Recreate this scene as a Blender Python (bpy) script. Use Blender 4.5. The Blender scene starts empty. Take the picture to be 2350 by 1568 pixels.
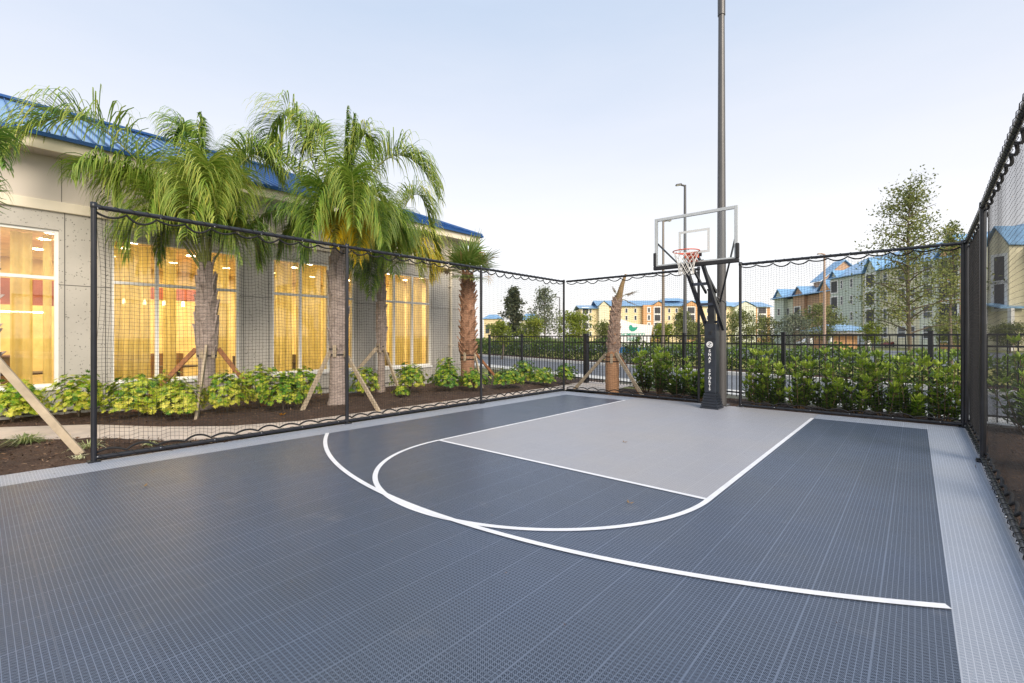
import bpy, math, random
import numpy as np
from mathutils import Vector, Matrix

rng = np.random.default_rng(7)
random.seed(7)
sc = bpy.context.scene
COL = sc.collection
R = math.radians

# ------------------------------------------------------------------ survey
# distances were measured off the court markings (12 ft lane, 19 ft long)
F_, CX_, HY_, EYE = 1068.0, 1175.0, 775.5, 1.475
HEAD = math.atan2(925, 1068)
CA, SA = math.cos(HEAD), math.sin(HEAD)
def cw(X, Z): return (X * CA - Z * SA, X * SA + Z * CA)          # survey frame -> world
def gp(px, py, z=0.0):
    Z = F_ * (EYE - z) / (py - HY_); return cw((px - CX_) / F_ * Z, Z)
def at(px, py, Z):
    x, y = cw((px - CX_) / F_ * Z, Z); return np.array([x, y, EYE - (py - HY_) * Z / F_])
def depth(x, y): return -x * SA + y * CA
def on_line(px, x0, y0, dx, dy):
    rx, ry = cw((px - CX_) / F_, 1.0)
    det = rx * (-dy) + dx * ry
    t = (x0 * (-dy) + dx * y0) / det
    return rx * t, ry * t

# ------------------------------------------------------------------ mesh kit
class G:
    def __init__(s): s.V = []; s.n = 0; s.B = []
    def add(s, V, F, mi=0, v=0.5, smooth=False):
        V = np.asarray(V, float).reshape(-1, 3); F = np.asarray(F, int)
        vv = np.broadcast_to(np.asarray(v, float), (len(F),))
        s.V.append(V); s.B.append((F + s.n, mi, vv, smooth)); s.n += len(V); return s
    def box(s, lo, hi, mi=0, v=.5):
        x0, y0, z0 = lo; x1, y1, z1 = hi
        V = [(x0,y0,z0),(x1,y0,z0),(x1,y1,z0),(x0,y1,z0),(x0,y0,z1),(x1,y0,z1),(x1,y1,z1),(x0,y1,z1)]
        return s.add(V, [(0,3,2,1),(4,5,6,7),(0,1,5,4),(1,2,6,5),(2,3,7,6),(3,0,4,7)], mi, v)
    def bar(s, a, b, w, h, mi=0, up=(0, 0, 1), v=.5):
        a = np.array(a, float); b = np.array(b, float); d = b - a; d /= np.linalg.norm(d)
        u = np.array(up, float)
        if abs(d @ u) > .98: u = np.array([1., 0, 0])
        sd = np.cross(d, u); sd /= np.linalg.norm(sd); u = np.cross(sd, d)
        V = [p + sd * sx * w / 2 + u * sz * h / 2 for p in (a, b) for sx, sz in ((-1,-1),(1,-1),(1,1),(-1,1))]
        return s.add(V, [(0,1,2,3),(7,6,5,4),(0,4,5,1),(1,5,6,2),(2,6,7,3),(3,7,4,0)], mi, v)
    def tube(s, P, r, n=8, mi=0, v=.5, caps=True, smooth=True):
        P = np.asarray(P, float); m = len(P); r = np.broadcast_to(np.asarray(r, float), (m,))
        T = np.gradient(P, axis=0); T /= np.linalg.norm(T, axis=1)[:, None] + 1e-12
        ref = np.array([0, 0, 1.]) if abs(T[:, 2]).mean() < .8 else np.array([1., 0, 0])
        S = np.cross(T, ref); S /= np.linalg.norm(S, axis=1)[:, None] + 1e-12
        U = np.cross(S, T)
        a = np.arange(n) * 2 * math.pi / n
        V = P[:, None] + r[:, None, None] * (np.cos(a)[None, :, None] * S[:, None] + np.sin(a)[None, :, None] * U[:, None])
        i = np.arange(m - 1)[:, None]; j = np.arange(n)[None, :]; k = (j + 1) % n
        F = np.stack([i * n + j, i * n + k, (i + 1) * n + k, (i + 1) * n + j], -1).reshape(-1, 4)
        s.add(V.reshape(-1, 3), F, mi, v, smooth)
        if caps:
            for e, idx in ((0, np.arange(n)[::-1]), (m - 1, np.arange(n))):
                s.add(V[e], [idx], mi, v)
        return s
    def lathe(s, prof, c=(0, 0, 0), n=16, mi=0, smooth=True):
        P = [(c[0], c[1], c[2] + z) for r, z in prof]; a = np.arange(n) * 2 * math.pi / n
        V = np.array([[(p[0] + r * math.cos(t), p[1] + r * math.sin(t), p[2]) for t in a] for p, (r, z) in zip(P, prof)])
        m = len(prof); i = np.arange(m - 1)[:, None]; j = np.arange(n)[None, :]; k = (j + 1) % n
        F = np.stack([i * n + j, i * n + k, (i + 1) * n + k, (i + 1) * n + j], -1).reshape(-1, 4)
        return s.add(V.reshape(-1, 3), F, mi, .5, smooth)
    def prism(s, poly, z0, z1, mi=0):
        n = len(poly)
        s.add([(x, y, z0) for x, y in poly] + [(x, y, z1) for x, y in poly],
              [(i, (i + 1) % n, n + (i + 1) % n, n + i) for i in range(n)], mi)
        s.add([(x, y, z1) for x, y in poly], [list(range(n))], mi)
        s.add([(x, y, z0) for x, y in poly], [list(range(n))[::-1]], mi); return s
    def rhomb(s, P, D, S, L, W, mi=0, v=.5, cup=0.0, fat=.45):
        """leaf blades: base P, direction D, side S, length L, width W (arrays)"""
        P = np.asarray(P); n = len(P); L = np.broadcast_to(L, (n,))[:, None]; W = np.broadcast_to(W, (n,))[:, None]
        N = np.cross(D, S)
        m = P + D * L * fat + N * W * cup
        V = np.stack([P, m + S * W / 2, P + D * L - N * W * cup, m - S * W / 2], 1).reshape(-1, 3)
        return s.add(V, np.arange(4 * n).reshape(-1, 4), mi, v)
    def build(s, name, mats, parent=None, kind=None, shift=True, **tags):
        me = bpy.data.meshes.new(name)
        V = np.concatenate(s.V)
        if parent is not None and shift: V = V - np.array(parent['_o'])
        nl = sum(b[0].size for b in s.B); nf = sum(len(b[0]) for b in s.B)
        me.vertices.add(len(V)); me.vertices.foreach_set('co', V.ravel())
        me.loops.add(nl); me.polygons.add(nf)
        me.loops.foreach_set('vertex_index', np.concatenate([b[0].ravel() for b in s.B]))
        tot = np.concatenate([np.full(len(b[0]), b[0].shape[1]) for b in s.B])
        me.polygons.foreach_set('loop_start', np.concatenate([[0], np.cumsum(tot)[:-1]]))
        me.polygons.foreach_set('loop_total', tot)
        me.polygons.foreach_set('material_index', np.concatenate([np.full(len(b[0]), b[1]) for b in s.B]))
        me.polygons.foreach_set('use_smooth', np.concatenate([np.full(len(b[0]), b[3]) for b in s.B]))
        at_ = me.attributes.new('v', 'FLOAT', 'FACE'); at_.data.foreach_set('value', np.concatenate([b[2] for b in s.B]))
        me.update(calc_edges=True); me.validate()
        for m in (mats if isinstance(mats, (list, tuple)) else [mats]): me.materials.append(m)
        o = bpy.data.objects.new(name, me); COL.objects.link(o)
        if parent is not None: o.parent = parent
        if kind: o['kind'] = kind
        for k, t in tags.items(): o[k] = t
        return o

def thing(name, label, cat, loc, group=None, rz=0.0, shift=True):
    o = bpy.data.objects.new(name, None); COL.objects.link(o); o.empty_display_size = .2
    o.location = loc; o.rotation_euler = (0, 0, rz); o['label'] = label; o['category'] = cat
    o['_o'] = [float(c) for c in loc] if shift else [0., 0., 0.]
    if group: o['group'] = group
    return o
def bevel(o, w, seg=2):
    m = o.modifiers.new('bevel', 'BEVEL'); m.width = w; m.segments = seg; m.limit_method = 'ANGLE'; return o
def unit(a): return a / (np.linalg.norm(a, axis=-1, keepdims=True) + 1e-12)

# ------------------------------------------------------------------ materials
def new(name):
    m = bpy.data.materials.new(name); m.use_nodes = True; nt = m.node_tree
    return m, nt, nt.nodes['Principled BSDF']
def nd(nt, t, **k):
    n = nt.nodes.new(t)
    for a, b in k.items(): setattr(n, a, b)
    return n
def link(nt, a, b): nt.links.new(a, b)
def coords(nt, scale=None):
    tc = nd(nt, 'ShaderNodeTexCoord'); return tc.outputs['Object']
def noise(nt, vec, scale, detail=4, rough=.6):
    n = nd(nt, 'ShaderNodeTexNoise'); n.inputs['Scale'].default_value = scale; n.inputs['Detail'].default_value = detail
    n.inputs['Roughness'].default_value = rough; link(nt, vec, n.inputs['Vector']); return n.outputs['Fac']
def ramp(nt, fac, stops):
    r = nd(nt, 'ShaderNodeValToRGB'); e = r.color_ramp.elements
    while len(e) < len(stops): e.new(.5)
    for el, (p, c) in zip(e, stops): el.position = p; el.color = (*c, 1)
    link(nt, fac, r.inputs['Fac']); return r.outputs['Color']
def bump(nt, b, h, strength=.3, dist=.01):
    n = nd(nt, 'ShaderNodeBump'); n.inputs['Strength'].default_value = strength; n.inputs['Distance'].default_value = dist
    link(nt, h, n.inputs['Height']); link(nt, n.outputs['Normal'], b.inputs['Normal'])
def math_(nt, op, a, b=None, c=None):
    n = nd(nt, 'ShaderNodeMath', operation=op)
    for i, x in enumerate((a, b, c)):
        if x is None: continue
        if isinstance(x, (int, float)): n.inputs[i].default_value = x
        else: link(nt, x, n.inputs[i])
    return n.outputs[0]
def mix(nt, f, a, b):
    n = nd(nt, 'ShaderNodeMix', data_type='RGBA')
    for i, x in ((0, f), (6, a), (7, b)):
        if isinstance(x, (int, float)): n.inputs[i].default_value = x
        elif isinstance(x, tuple): n.inputs[i].default_value = (*x, 1)
        else: link(nt, x, n.inputs[i])
    return n.outputs[2]
def pm(name, col, rough=.6, var=.18, scale=3., metal=0., bmp=0., bscale=60., spec=.5):
    m, nt, b = new(name); c = coords(nt); f = noise(nt, c, scale, 6)
    lo = tuple(max(0, x * (1 - var)) for x in col); hi = tuple(min(1, x * (1 + var)) for x in col)
    link(nt, ramp(nt, f, [(.3, lo), (.7, hi)]), b.inputs['Base Color'])
    b.inputs['Roughness'].default_value = rough; b.inputs['Metallic'].default_value = metal
    b.inputs['Specular IOR Level'].default_value = spec
    if bmp: bump(nt, b, noise(nt, c, bscale, 5), bmp)
    return m
def leafm(name, stops, rough=.45, trans=.35, spec=.4):
    m, nt, b = new(name); a = nd(nt, 'ShaderNodeAttribute', attribute_name='v')
    col = ramp(nt, a.outputs['Fac'], stops); link(nt, col, b.inputs['Base Color'])
    b.inputs['Roughness'].default_value = rough; b.inputs['Specular IOR Level'].default_value = spec
    t = nd(nt, 'ShaderNodeBsdfTranslucent'); link(nt, col, t.inputs['Color'])
    mx = nd(nt, 'ShaderNodeMixShader'); mx.inputs[0].default_value = trans
    link(nt, b.outputs[0], mx.inputs[1]); link(nt, t.outputs[0], mx.inputs[2])
    link(nt, mx.outputs[0], nt.nodes['Material Output'].inputs['Surface']); return m
def emis(name, col, strength):
    m, nt, b = new(name); b.inputs['Base Color'].default_value = (*col, 1)
    b.inputs['Emission Color'].default_value = (*col, 1); b.inputs['Emission Strength'].default_value = strength; return m

def court_mat(name, top, hole, rough=.4, bright=.16, rk=.42, sk=.6):
    m, nt, b = new(name); c = coords(nt)
    sp = nd(nt, 'ShaderNodeSeparateXYZ'); link(nt, c, sp.inputs[0]); x, y = sp.outputs[0], sp.outputs[1]
    T = .3048; P = .0254
    s1 = math_(nt, 'SINE', math_(nt, 'MULTIPLY', x, 2 * math.pi / (P / 2)))
    s2 = math_(nt, 'SINE', math_(nt, 'MULTIPLY', y, 2 * math.pi / (P / 2)))
    hol = math_(nt, 'GREATER_THAN', math_(nt, 'MULTIPLY', s1, s2), .03)
    fr = math_(nt, 'FRACT', math_(nt, 'DIVIDE', math_(nt, 'ADD', x, 50.0), P))
    fq = math_(nt, 'FRACT', math_(nt, 'DIVIDE', math_(nt, 'ADD', y, 50.0), P))
    rib = math_(nt, 'LESS_THAN', math_(nt, 'MINIMUM', math_(nt, 'ABSOLUTE', math_(nt, 'SUBTRACT', fr, .5)), math_(nt, 'ABSOLUTE', math_(nt, 'SUBTRACT', fq, .5))), .07)
    tx = math_(nt, 'FRACT', math_(nt, 'DIVIDE', math_(nt, 'ADD', x, 30.0 * T + .152), T))
    ty = math_(nt, 'FRACT', math_(nt, 'DIVIDE', math_(nt, 'ADD', y, 30.0 * T + .05), T))
    ex = math_(nt, 'ABSOLUTE', math_(nt, 'SUBTRACT', tx, .5)); ey = math_(nt, 'ABSOLUTE', math_(nt, 'SUBTRACT', ty, .5))
    e = math_(nt, 'MAXIMUM', ex, ey)
    seam = math_(nt, 'MAXIMUM', math_(nt, 'GREATER_THAN', ey, .4925), math_(nt, 'MULTIPLY', math_(nt, 'GREATER_THAN', ex, .4965), .6)); lip = math_(nt, 'GREATER_THAN', e, .474)
    lipy = math_(nt, 'MAXIMUM', math_(nt, 'GREATER_THAN', ex, .4865), math_(nt, 'MULTIPLY', math_(nt, 'GREATER_THAN', ey, .4865), .75))
    solid = math_(nt, 'MAXIMUM', rib, lipy)
    hol = math_(nt, 'MULTIPLY', hol, math_(nt, 'SUBTRACT', 1.0, solid))
    # per tile shade + soft wear
    fl = nd(nt, 'ShaderNodeVectorMath', operation='FLOOR'); dv = nd(nt, 'ShaderNodeVectorMath', operation='DIVIDE')
    of = nd(nt, 'ShaderNodeVectorMath', operation='ADD'); of.inputs[1].default_value = (30 * T + .152, 30 * T + .05, 5)
    link(nt, c, of.inputs[0]); link(nt, of.outputs[0], dv.inputs[0]); dv.inputs[1].default_value = (T, T, 100.)
    link(nt, dv.outputs[0], fl.inputs[0])
    wn = nd(nt, 'ShaderNodeTexWhiteNoise'); link(nt, fl.outputs[0], wn.inputs['Vector'])
    wear = noise(nt, c, .9, 6, .65); fine = noise(nt, c, 14, 4)
    k = math_(nt, 'ADD', math_(nt, 'MULTIPLY', wn.outputs['Value'], .14), math_(nt, 'ADD', math_(nt, 'MULTIPLY', wear, .5), math_(nt, 'MULTIPLY', fine, .3)))
    topc = mix(nt, k, tuple(t * (1 - bright * 2) for t in top), tuple(t * (1 + bright * 2.2) for t in top))
    topc = mix(nt, math_(nt, 'MULTIPLY', lipy, rk * .8), topc, tuple(min(1, t * 1.9) for t in top))
    topc = mix(nt, math_(nt, 'MULTIPLY', rib, rk), topc, tuple(min(1, t * 1.9) for t in top))
    tint = noise(nt, c, .55, 3); topc = mix(nt, ramp(nt, tint, [(.42, (0, 0, 0)), (.68, (.40, .40, .40))]), topc, tuple(t * q for t, q in zip(top, (1.22, 1.08, .84))))  # warm blotches: patchy reflections in the tiles put into their colour
    # a few dusty scuffs
    sm = noise(nt, c, 2.3, 3); sc_ = ramp(nt, sm, [(.64, (0, 0, 0)), (.80, (1, 1, 1))])
    topc = mix(nt, math_(nt, 'MULTIPLY', sc_, .30), topc, (.32, .32, .33))
    cc = mix(nt, hol, topc, hole); cc = mix(nt, math_(nt, 'MULTIPLY', seam, sk), cc, hole)
    link(nt, cc, b.inputs['Base Color'])
    rr = math_(nt, 'ADD', math_(nt, 'MULTIPLY', wear, .18), rough - .09); link(nt, rr, b.inputs['Roughness'])
    link(nt, math_(nt, 'SUBTRACT', .5, math_(nt, 'MULTIPLY', hol, .45)), b.inputs['Specular IOR Level'])
    bump(nt, b, math_(nt, 'ADD', noise(nt, c, 3.5, 3), math_(nt, 'MULTIPLY', wn.outputs['Value'], .25)), .12, .004)
    return m

M = {}
M['court'] = court_mat('court_tile_charcoal', (.096, .120, .170), (.008, .014, .030), .37)
M['lane'] = court_mat('court_tile_grey', (.335, .338, .372), (.25, .252, .28), .48, .06, .03, .12)
M['border'] = court_mat('court_tile_silver', (.32, .35, .42), (.18, .21, .26), .42, .07, .28, .4)
M['line'] = pm('court_paint', (.72, .72, .745), .5, .10, 5)
M['black'] = pm('black_powder_coat', (.014, .015, .020), .32, .3, 5)
M['rope'] = pm('black_rope', (.012, .012, .014), .8, .3, 40)
M['twine'] = pm('black_twine', (.013, .013, .015), .7, .3, 10)
M['steel'] = pm('bolt_steel', (.55, .55, .56), .35, .1, 10, 1.)
M['concrete'] = pm('concrete', (.56, .48, .42), .85, .16, 2.2, 0, .25, 90)
M['kerb'] = pm('kerb_concrete', (.58, .57, .54), .8, .1, 3)
M['asphalt'] = pm('asphalt', (.13, .14, .16), .85, .15, 1.5, 0, .3, 120)
M['grass'] = pm('grass', (.13, .14, .035), .9, .35, 1.3)
M['wood'] = pm('weathered_lumber', (.42, .34, .24), .8, .2, 6, 0, .2, 80)
M['redwood'] = pm('stained_lumber', (.30, .13, .055), .75, .2, 6)
M['cream'] = pm('cream_trim', (.76, .68, .54), .6, .05, 1.5)
M['panel'] = pm('beige_panel', (.56, .505, .445), .7, .05, .8)
M['white'] = pm('white_frame', (.78, .77, .74), .45, .05, 3)

def stone():
    m, nt, b = new('exposed_aggregate'); c = coords(nt)
    a = noise(nt, c, 1.2, 6); v = nd(nt, 'ShaderNodeTexVoronoi'); v.inputs['Scale'].default_value = 24.; link(nt, c, v.inputs['Vector'])
    big = noise(nt, c, 11, 5, .7)
    base = ramp(nt, a, [(.3, (.40, .375, .335)), (.7, (.50, .47, .42))])
    pit = math_(nt, 'MULTIPLY', math_(nt, 'LESS_THAN', v.outputs['Distance'], .30), math_(nt, 'GREATER_THAN', big, .54))
    f = noise(nt, c, 130, 3); base = mix(nt, math_(nt, 'MULTIPLY', f, .35), base, (.60, .57, .52))
    link(nt, mix(nt, math_(nt, 'MULTIPLY', pit, .75), base, (.12, .115, .10)), b.inputs['Base Color'])
    b.inputs['Roughness'].default_value = .85; bump(nt, b, f, .35, .006); return m
M['stone'] = stone()

def roof(name, col, seam=.42, axis=1):
    m, nt, b = new(name); c = coords(nt); n = noise(nt, c, 1.5, 3)
    link(nt, ramp(nt, n, [(.3, tuple(x * .85 for x in col)), (.7, tuple(x * 1.15 for x in col))]), b.inputs['Base Color'])
    b.inputs['Roughness'].default_value = .32; b.inputs['Metallic'].default_value = .25; return m
M['roof'] = roof('blue_standing_seam', (.19, .36, .60))
M['seam'] = roof('blue_seam_rib', (.012, .075, .24))

def glassm(name, tint=(1, 1, 1), extra=.06):
    m, nt, b = new(name); nt.nodes.remove(b)
    t = nd(nt, 'ShaderNodeBsdfTransparent'); t.inputs[0].default_value = (*tint, 1)
    g = nd(nt, 'ShaderNodeBsdfGlossy'); g.inputs['Roughness'].default_value = .015
    fr = nd(nt, 'ShaderNodeFresnel'); fr.inputs[0].default_value = 1.5
    mx = nd(nt, 'ShaderNodeMixShader'); link(nt, math_(nt, 'ADD', fr.outputs[0], extra), mx.inputs[0])
    link(nt, t.outputs[0], mx.inputs[1]); link(nt, g.outputs[0], mx.inputs[2])
    link(nt, mx.outputs[0], nt.nodes['Material Output'].inputs['Surface']); return m
M['glass'] = glassm('window_glass', (.97, .95, .9), .09)
M['board_glass'] = glassm('backboard_glass', (.98, .995, .995), .0)
M['dark_glass'] = pm('dark_window', (.05, .06, .07), .12, .4, .8)

def curtain():
    m, nt, b = new('sheer_curtain'); c = coords(nt); b.inputs['Roughness'].default_value = .9
    n = noise(nt, c, 4, 4); col = ramp(nt, n, [(.3, (.56, .49, .19)), (.7, (.70, .62, .30))]); link(nt, col, b.inputs['Base Color'])
    t = nd(nt, 'ShaderNodeBsdfTranslucent'); link(nt, col, t.inputs[0])
    a = nd(nt, 'ShaderNodeMixShader'); a.inputs[0].default_value = .55; link(nt, b.outputs[0], a.inputs[1]); link(nt, t.outputs[0], a.inputs[2])
    tr = nd(nt, 'ShaderNodeBsdfTransparent'); z = nd(nt, 'ShaderNodeMixShader'); z.inputs[0].default_value = .13
    link(nt, a.outputs[0], z.inputs[1]); link(nt, tr.outputs[0], z.inputs[2])
    link(nt, z.outputs[0], nt.nodes['Material Output'].inputs['Surface']); return m
M['curtain'] = curtain()

M['frond'] = leafm('queen_palm_leaflet', [(0, (.045, .12, .02)), (.3, (.11, .22, .03)), (.6, (.24, .34, .045)), (.9, (.42, .46, .10)), (1, (.66, .48, .02))])
M['rachis'] = pm('palm_rachis', (.20, .22, .05), .5, .2, 5)
M['brownfrond'] = leafm('sabal_leaf', [(0, (.08, .16, .03)), (.5, (.17, .25, .05)), (.8, (.33, .30, .09)), (1, (.34, .22, .10))])
M['deadfrond'] = leafm('dead_palm_leaf', [(0, (.22, .13, .06)), (1, (.42, .30, .15))], .8, .15)
def bark(name, c0, c1, ring=14., st=.6):
    m, nt, b = new(name); c = coords(nt)
    mp = nd(nt, 'ShaderNodeMapping'); mp.inputs['Scale'].default_value = (1, 1, 3.2); link(nt, c, mp.inputs[0])
    a = noise(nt, mp.outputs[0], 7, 6, .7); f = noise(nt, mp.outputs[0], 28, 4)
    k = math_(nt, 'ADD', math_(nt, 'MULTIPLY', a, .7), math_(nt, 'MULTIPLY', f, .3))
    link(nt, ramp(nt, k, [(.32, c0), (.66, c1)]), b.inputs['Base Color']); b.inputs['Roughness'].default_value = .9
    bump(nt, b, k, st, .03); return m
M['qbark'] = bark('queen_palm_bark', (.17, .13, .115), (.50, .41, .36))
M['sbark'] = bark('sabal_bark', (.20, .095, .055), (.47, .27, .17))
M['stubbark'] = bark('stub_palm_bark', (.34, .17, .085), (.58, .33, .18))
M['boot'] = bark('brown_boot', (.22, .14, .105), (.62, .45, .35))
M['tbark'] = bark('tree_bark', (.09, .07, .05), (.2, .16, .12))
M['sch'] = leafm('variegated_leaf', [(0, (.04, .14, .012)), (.35, (.12, .28, .02)), (.58, (.36, .46, .03)), (1, (.72, .66, .10))], .35, .3)
M['clusia'] = leafm('glossy_hedge_leaf', [(0, (.03, .06, .010)), (.4, (.09, .17, .02)), (.7, (.25, .38, .035)), (1, (.44, .54, .07))], .3, .25)
M['hedge'] = leafm('clipped_hedge_leaf', [(0, (.03, .065, .012)), (.5, (.11, .19, .025)), (1, (.30, .40, .055))], .4, .25)
M['olive'] = leafm('olive_tree_leaf', [(0, (.07, .095, .025)), (.5, (.19, .22, .06)), (1, (.40, .39, .12))], .5, .3)
M['pale'] = leafm('pale_tree_leaf', [(0, (.07, .09, .06)), (.5, (.16, .19, .12)), (1, (.32, .33, .20))], .5, .3)
M['dusk'] = leafm('magnolia_leaf', [(0, (.022, .04, .020)), (.5, (.075, .095, .05)), (1, (.20, .18, .08))], .4, .2)
M['lime'] = leafm('lime_tree_leaf', [(0, (.07, .10, .012)), (.5, (.20, .26, .02)), (1, (.42, .42, .05))], .5, .35)
M['grassblade'] = leafm('striped_blade', [(0, (.10, .20, .04)), (.5, (.35, .42, .15)), (1, (.72, .70, .45))], .5, .3)

def mulch():
    m, nt, b = new('mulch'); c = coords(nt); a = noise(nt, c, 45, 5, .75); g = noise(nt, c, 2.5, 3)
    k = math_(nt, 'ADD', math_(nt, 'MULTIPLY', a, .75), math_(nt, 'MULTIPLY', g, .25))
    link(nt, ramp(nt, k, [(.3, (.022, .012, .008)), (.5, (.075, .042, .028)), (.72, (.19, .12, .08))]), b.inputs['Base Color'])
    b.inputs['Roughness'].default_value = .95; bump(nt, b, a, 1., .04); return m
M['mulch'] = mulch()
M['chip'] = leafm('mulch_chip', [(0, (.03, .017, .011)), (.6, (.12, .068, .042)), (1, (.34, .23, .15))], .9, .0, .2)

# ------------------------------------------------------------------ ground, court
def sheet(name, poly, z, m, lbl=None, thick=.0, **k):
    g = G()
    if thick: g.prism(poly, z - thick, z)
    else: g.add([(x, y, z) for x, y in poly], [list(range(len(poly)))])
    return g.build(name, m, kind='structure', **k)
sheet('ground', [(-1500, -600), (1500, -600), (1500, 1500), (-1500, 1500)], -.12, M['grass'])
CXL, CXR, CY = -6.85, .15, 10.05
sheet('court_border', [(-7.42, -4), (.42, -4), (.67, 10.72), (-7.42, 10.72)], -.004, M['border'], thick=.08)
sheet('court_floor', [(CXL, -3.98), (CXR, -3.98), (CXR, CY), (CXL, CY)], 0, M['court'])
LX0, LX1, FT = -5.17, -1.42, 4.37
sheet('court_lane', [(LX0, FT), (LX1, FT), (LX1, 10.66), (LX0, 10.66)], .003, M['lane'])
g = G(); w = .052; zl = .0055
def flat(a, b, z=zl):
    g.add([(a[0], a[1], z), (b[0], a[1], z), (b[0], b[1], z), (a[0], b[1], z)], [(0, 1, 2, 3)])
flat((LX0 - w / 2, FT + w / 2), (LX0 + w / 2, CY)); flat((LX1 - w / 2, FT + w / 2), (LX1 + w / 2, CY))
flat((LX0 - w / 2, FT - w / 2), (LX1 + w / 2, FT + w / 2))
def arc(cx, cy, r, a0, a1, z, n=90):
    a = np.linspace(a0, a1, n)
    V = np.concatenate([np.stack([cx + q * np.cos(a), cy + q * np.sin(a), np.full(n, z)], 1) for q in (r - w / 2, r + w / 2)])
    i = np.arange(n - 1); g.add(V, np.stack([i, n + i, n + i + 1, i + 1], 1))
LC = (LX0 + LX1) / 2
arc(LC, FT - w / 2, (LX1 - LX0) / 2, math.pi, 2 * math.pi, zl)
RR = 6.53; cy3 = 2.51 + RR; h3 = math.asin((CXR - .012 - LC) / RR)
h3b = math.asin((LC - CXL) / RR)
arc(LC, cy3, RR, 1.5 * math.pi - h3b, 1.5 * math.pi + h3, zl + .0025)
g.build('court_lines', M['line'], kind='structure')

# walkway
near = [(-13.5, -5), (-10.6, -.9), (-9.98, .24), (-8.96, 1.12), (-8.1, 1.62), (-7.6, 2.3), (-7.44, 3.2), (-7.44, 10.9)]
far = [(-14.9, -5), (-12.0, -.9), (-11.3, .3), (-10.5, 1.3), (-9.4, 2.0), (-8.6, 2.75), (-8.2, 3.7), (-8.15, 11.4)]
g = G(); g.add([(x, y, .012) for x, y in near] + [(x, y, .012) for x, y in far],
               [(i + 8, i, i + 1, i + 9) for i in range(7)])
g.add([(-7.44, 10.9, .012), (-6.3, 11.0, .012), (-6.6, 13.4, .012), (-8.4, 13.6, .012), (-8.15, 11.4, .012)], [(0, 1, 2, 3, 4)])
g.build('path', M['concrete'], kind='structure')

def mulchbed(name, quadfn, nu, nv, hmax, chips, seed):
    r = np.random.default_rng(seed)
    u, v = np.meshgrid(np.linspace(0, 1, nu), np.linspace(0, 1, nv), indexing='ij')
    X, Y = quadfn(u, v)
    H = sum(np.sin(X * f + p) * np.cos(Y * f * 1.13 + q) / f for f, p, q in ((1.7, .3, 1), (3.9, 2, .4), (8.3, 1, 2.2), (15, .2, .7)))
    edge = np.minimum(np.minimum(u, 1 - u), np.minimum(v, 1 - v)); edge = np.clip(edge * 9, 0, 1)
    Z = -.02 + edge * (hmax + .05 * H) + r.normal(0, .008, X.shape) * edge
    i, j = np.meshgrid(np.arange(nu - 1), np.arange(nv - 1), indexing='ij'); a = i * nv + j
    g = G(); g.add(np.stack([X, Y, Z], -1).reshape(-1, 3), np.stack([a, a + nv, a + nv + 1, a + 1], -1).reshape(-1, 4), smooth=True)
    k = r.integers(0, nu - 1, chips); l = r.integers(0, nv - 1, chips)
    P = np.stack([X[k, l], Y[k, l], Z[k, l]], 1) + r.normal(0, 1, (chips, 3)) * np.array([.06, .06, .004]) + np.array([0, 0, .008])
    D = unit(np.stack([r.normal(0, 1, chips), r.normal(0, 1, chips), r.normal(0, .3, chips)], 1))
    S = unit(np.cross(D, unit(r.normal(0, .3, (chips, 3)) + np.array([0, 0, 1]))))
    g.rhomb(P, D, S, r.uniform(.02, .075, chips), r.uniform(.008, .022, chips), 1, r.random(chips) ** 1.6)
    return g.build(name, [M['mulch'], M['chip']], kind='stuff', label='dark brown shredded mulch covering the planting bed', category='mulch')
FX = np.array([p[0] for p in far]); FY = np.array([p[1] for p in far])
o = mulchbed('mulch', lambda u, v: ((-12.0) * u + (1 - u) * np.interp(-5 + v * 19.5, FY, FX), -5 + v * 19.5), 50, 200, .07, 9000, 1)
o['label'] = 'dark brown mulch bed between the walkway and the building'
NX = np.array([p[0] for p in near]); NY = np.array([p[1] for p in near])
o = mulchbed('mulch', lambda u, v: (-7.43 * (1 - u) + u * np.interp(-5 + v * 7.6, NY, NX), -5 + v * 7.6), 50, 90, .05, 5000, 2)
o['label'] = 'dark mulch between the walkway and the court at the left'
o = mulchbed('mulch', lambda u, v: (-6.5 + u * 13.5, 10.74 + v * (1.9 - .14 * u * 13.5)), 160, 30, .02, 5000, 3)
o['label'] = 'mulch strip between the far net and the picket fence'
o = mulchbed('mulch', lambda u, v: (.54 + .11 * v + u * 5, -2 + v * 12.7), 60, 120, .05, 6000, 4)
o['label'] = 'shaded mulch outside the right side net'

r = np.random.default_rng(17); n = 260; g = G()
P = np.stack([-7.4 + np.abs(r.normal(0, .16, n)), r.uniform(-.5, 10.6, n) ** 1.0, np.full(n, .006)], 1); an = r.uniform(0, 6.28, n)
D = np.stack([np.cos(an), np.sin(an), r.uniform(0, .2, n)], 1); g.rhomb(P, unit(D), unit(np.cross(D, [0, 0, 1.])), r.uniform(.012, .05, n), r.uniform(.005, .014, n), 0, r.random(n))
P = np.stack([r.uniform(-6.8, .6, n), r.uniform(.8, 10.6, n), np.full(n, .009)], 1)[:70]; g.rhomb(P, unit(D[:70]), unit(np.cross(D[:70], [0, 0, 1.])), r.uniform(.008, .028, 70), .007, 0, r.random(70))
g.build('debris', M['chip'], kind='stuff', label='bits of mulch and leaf litter scattered on the court tiles', category='debris')

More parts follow.
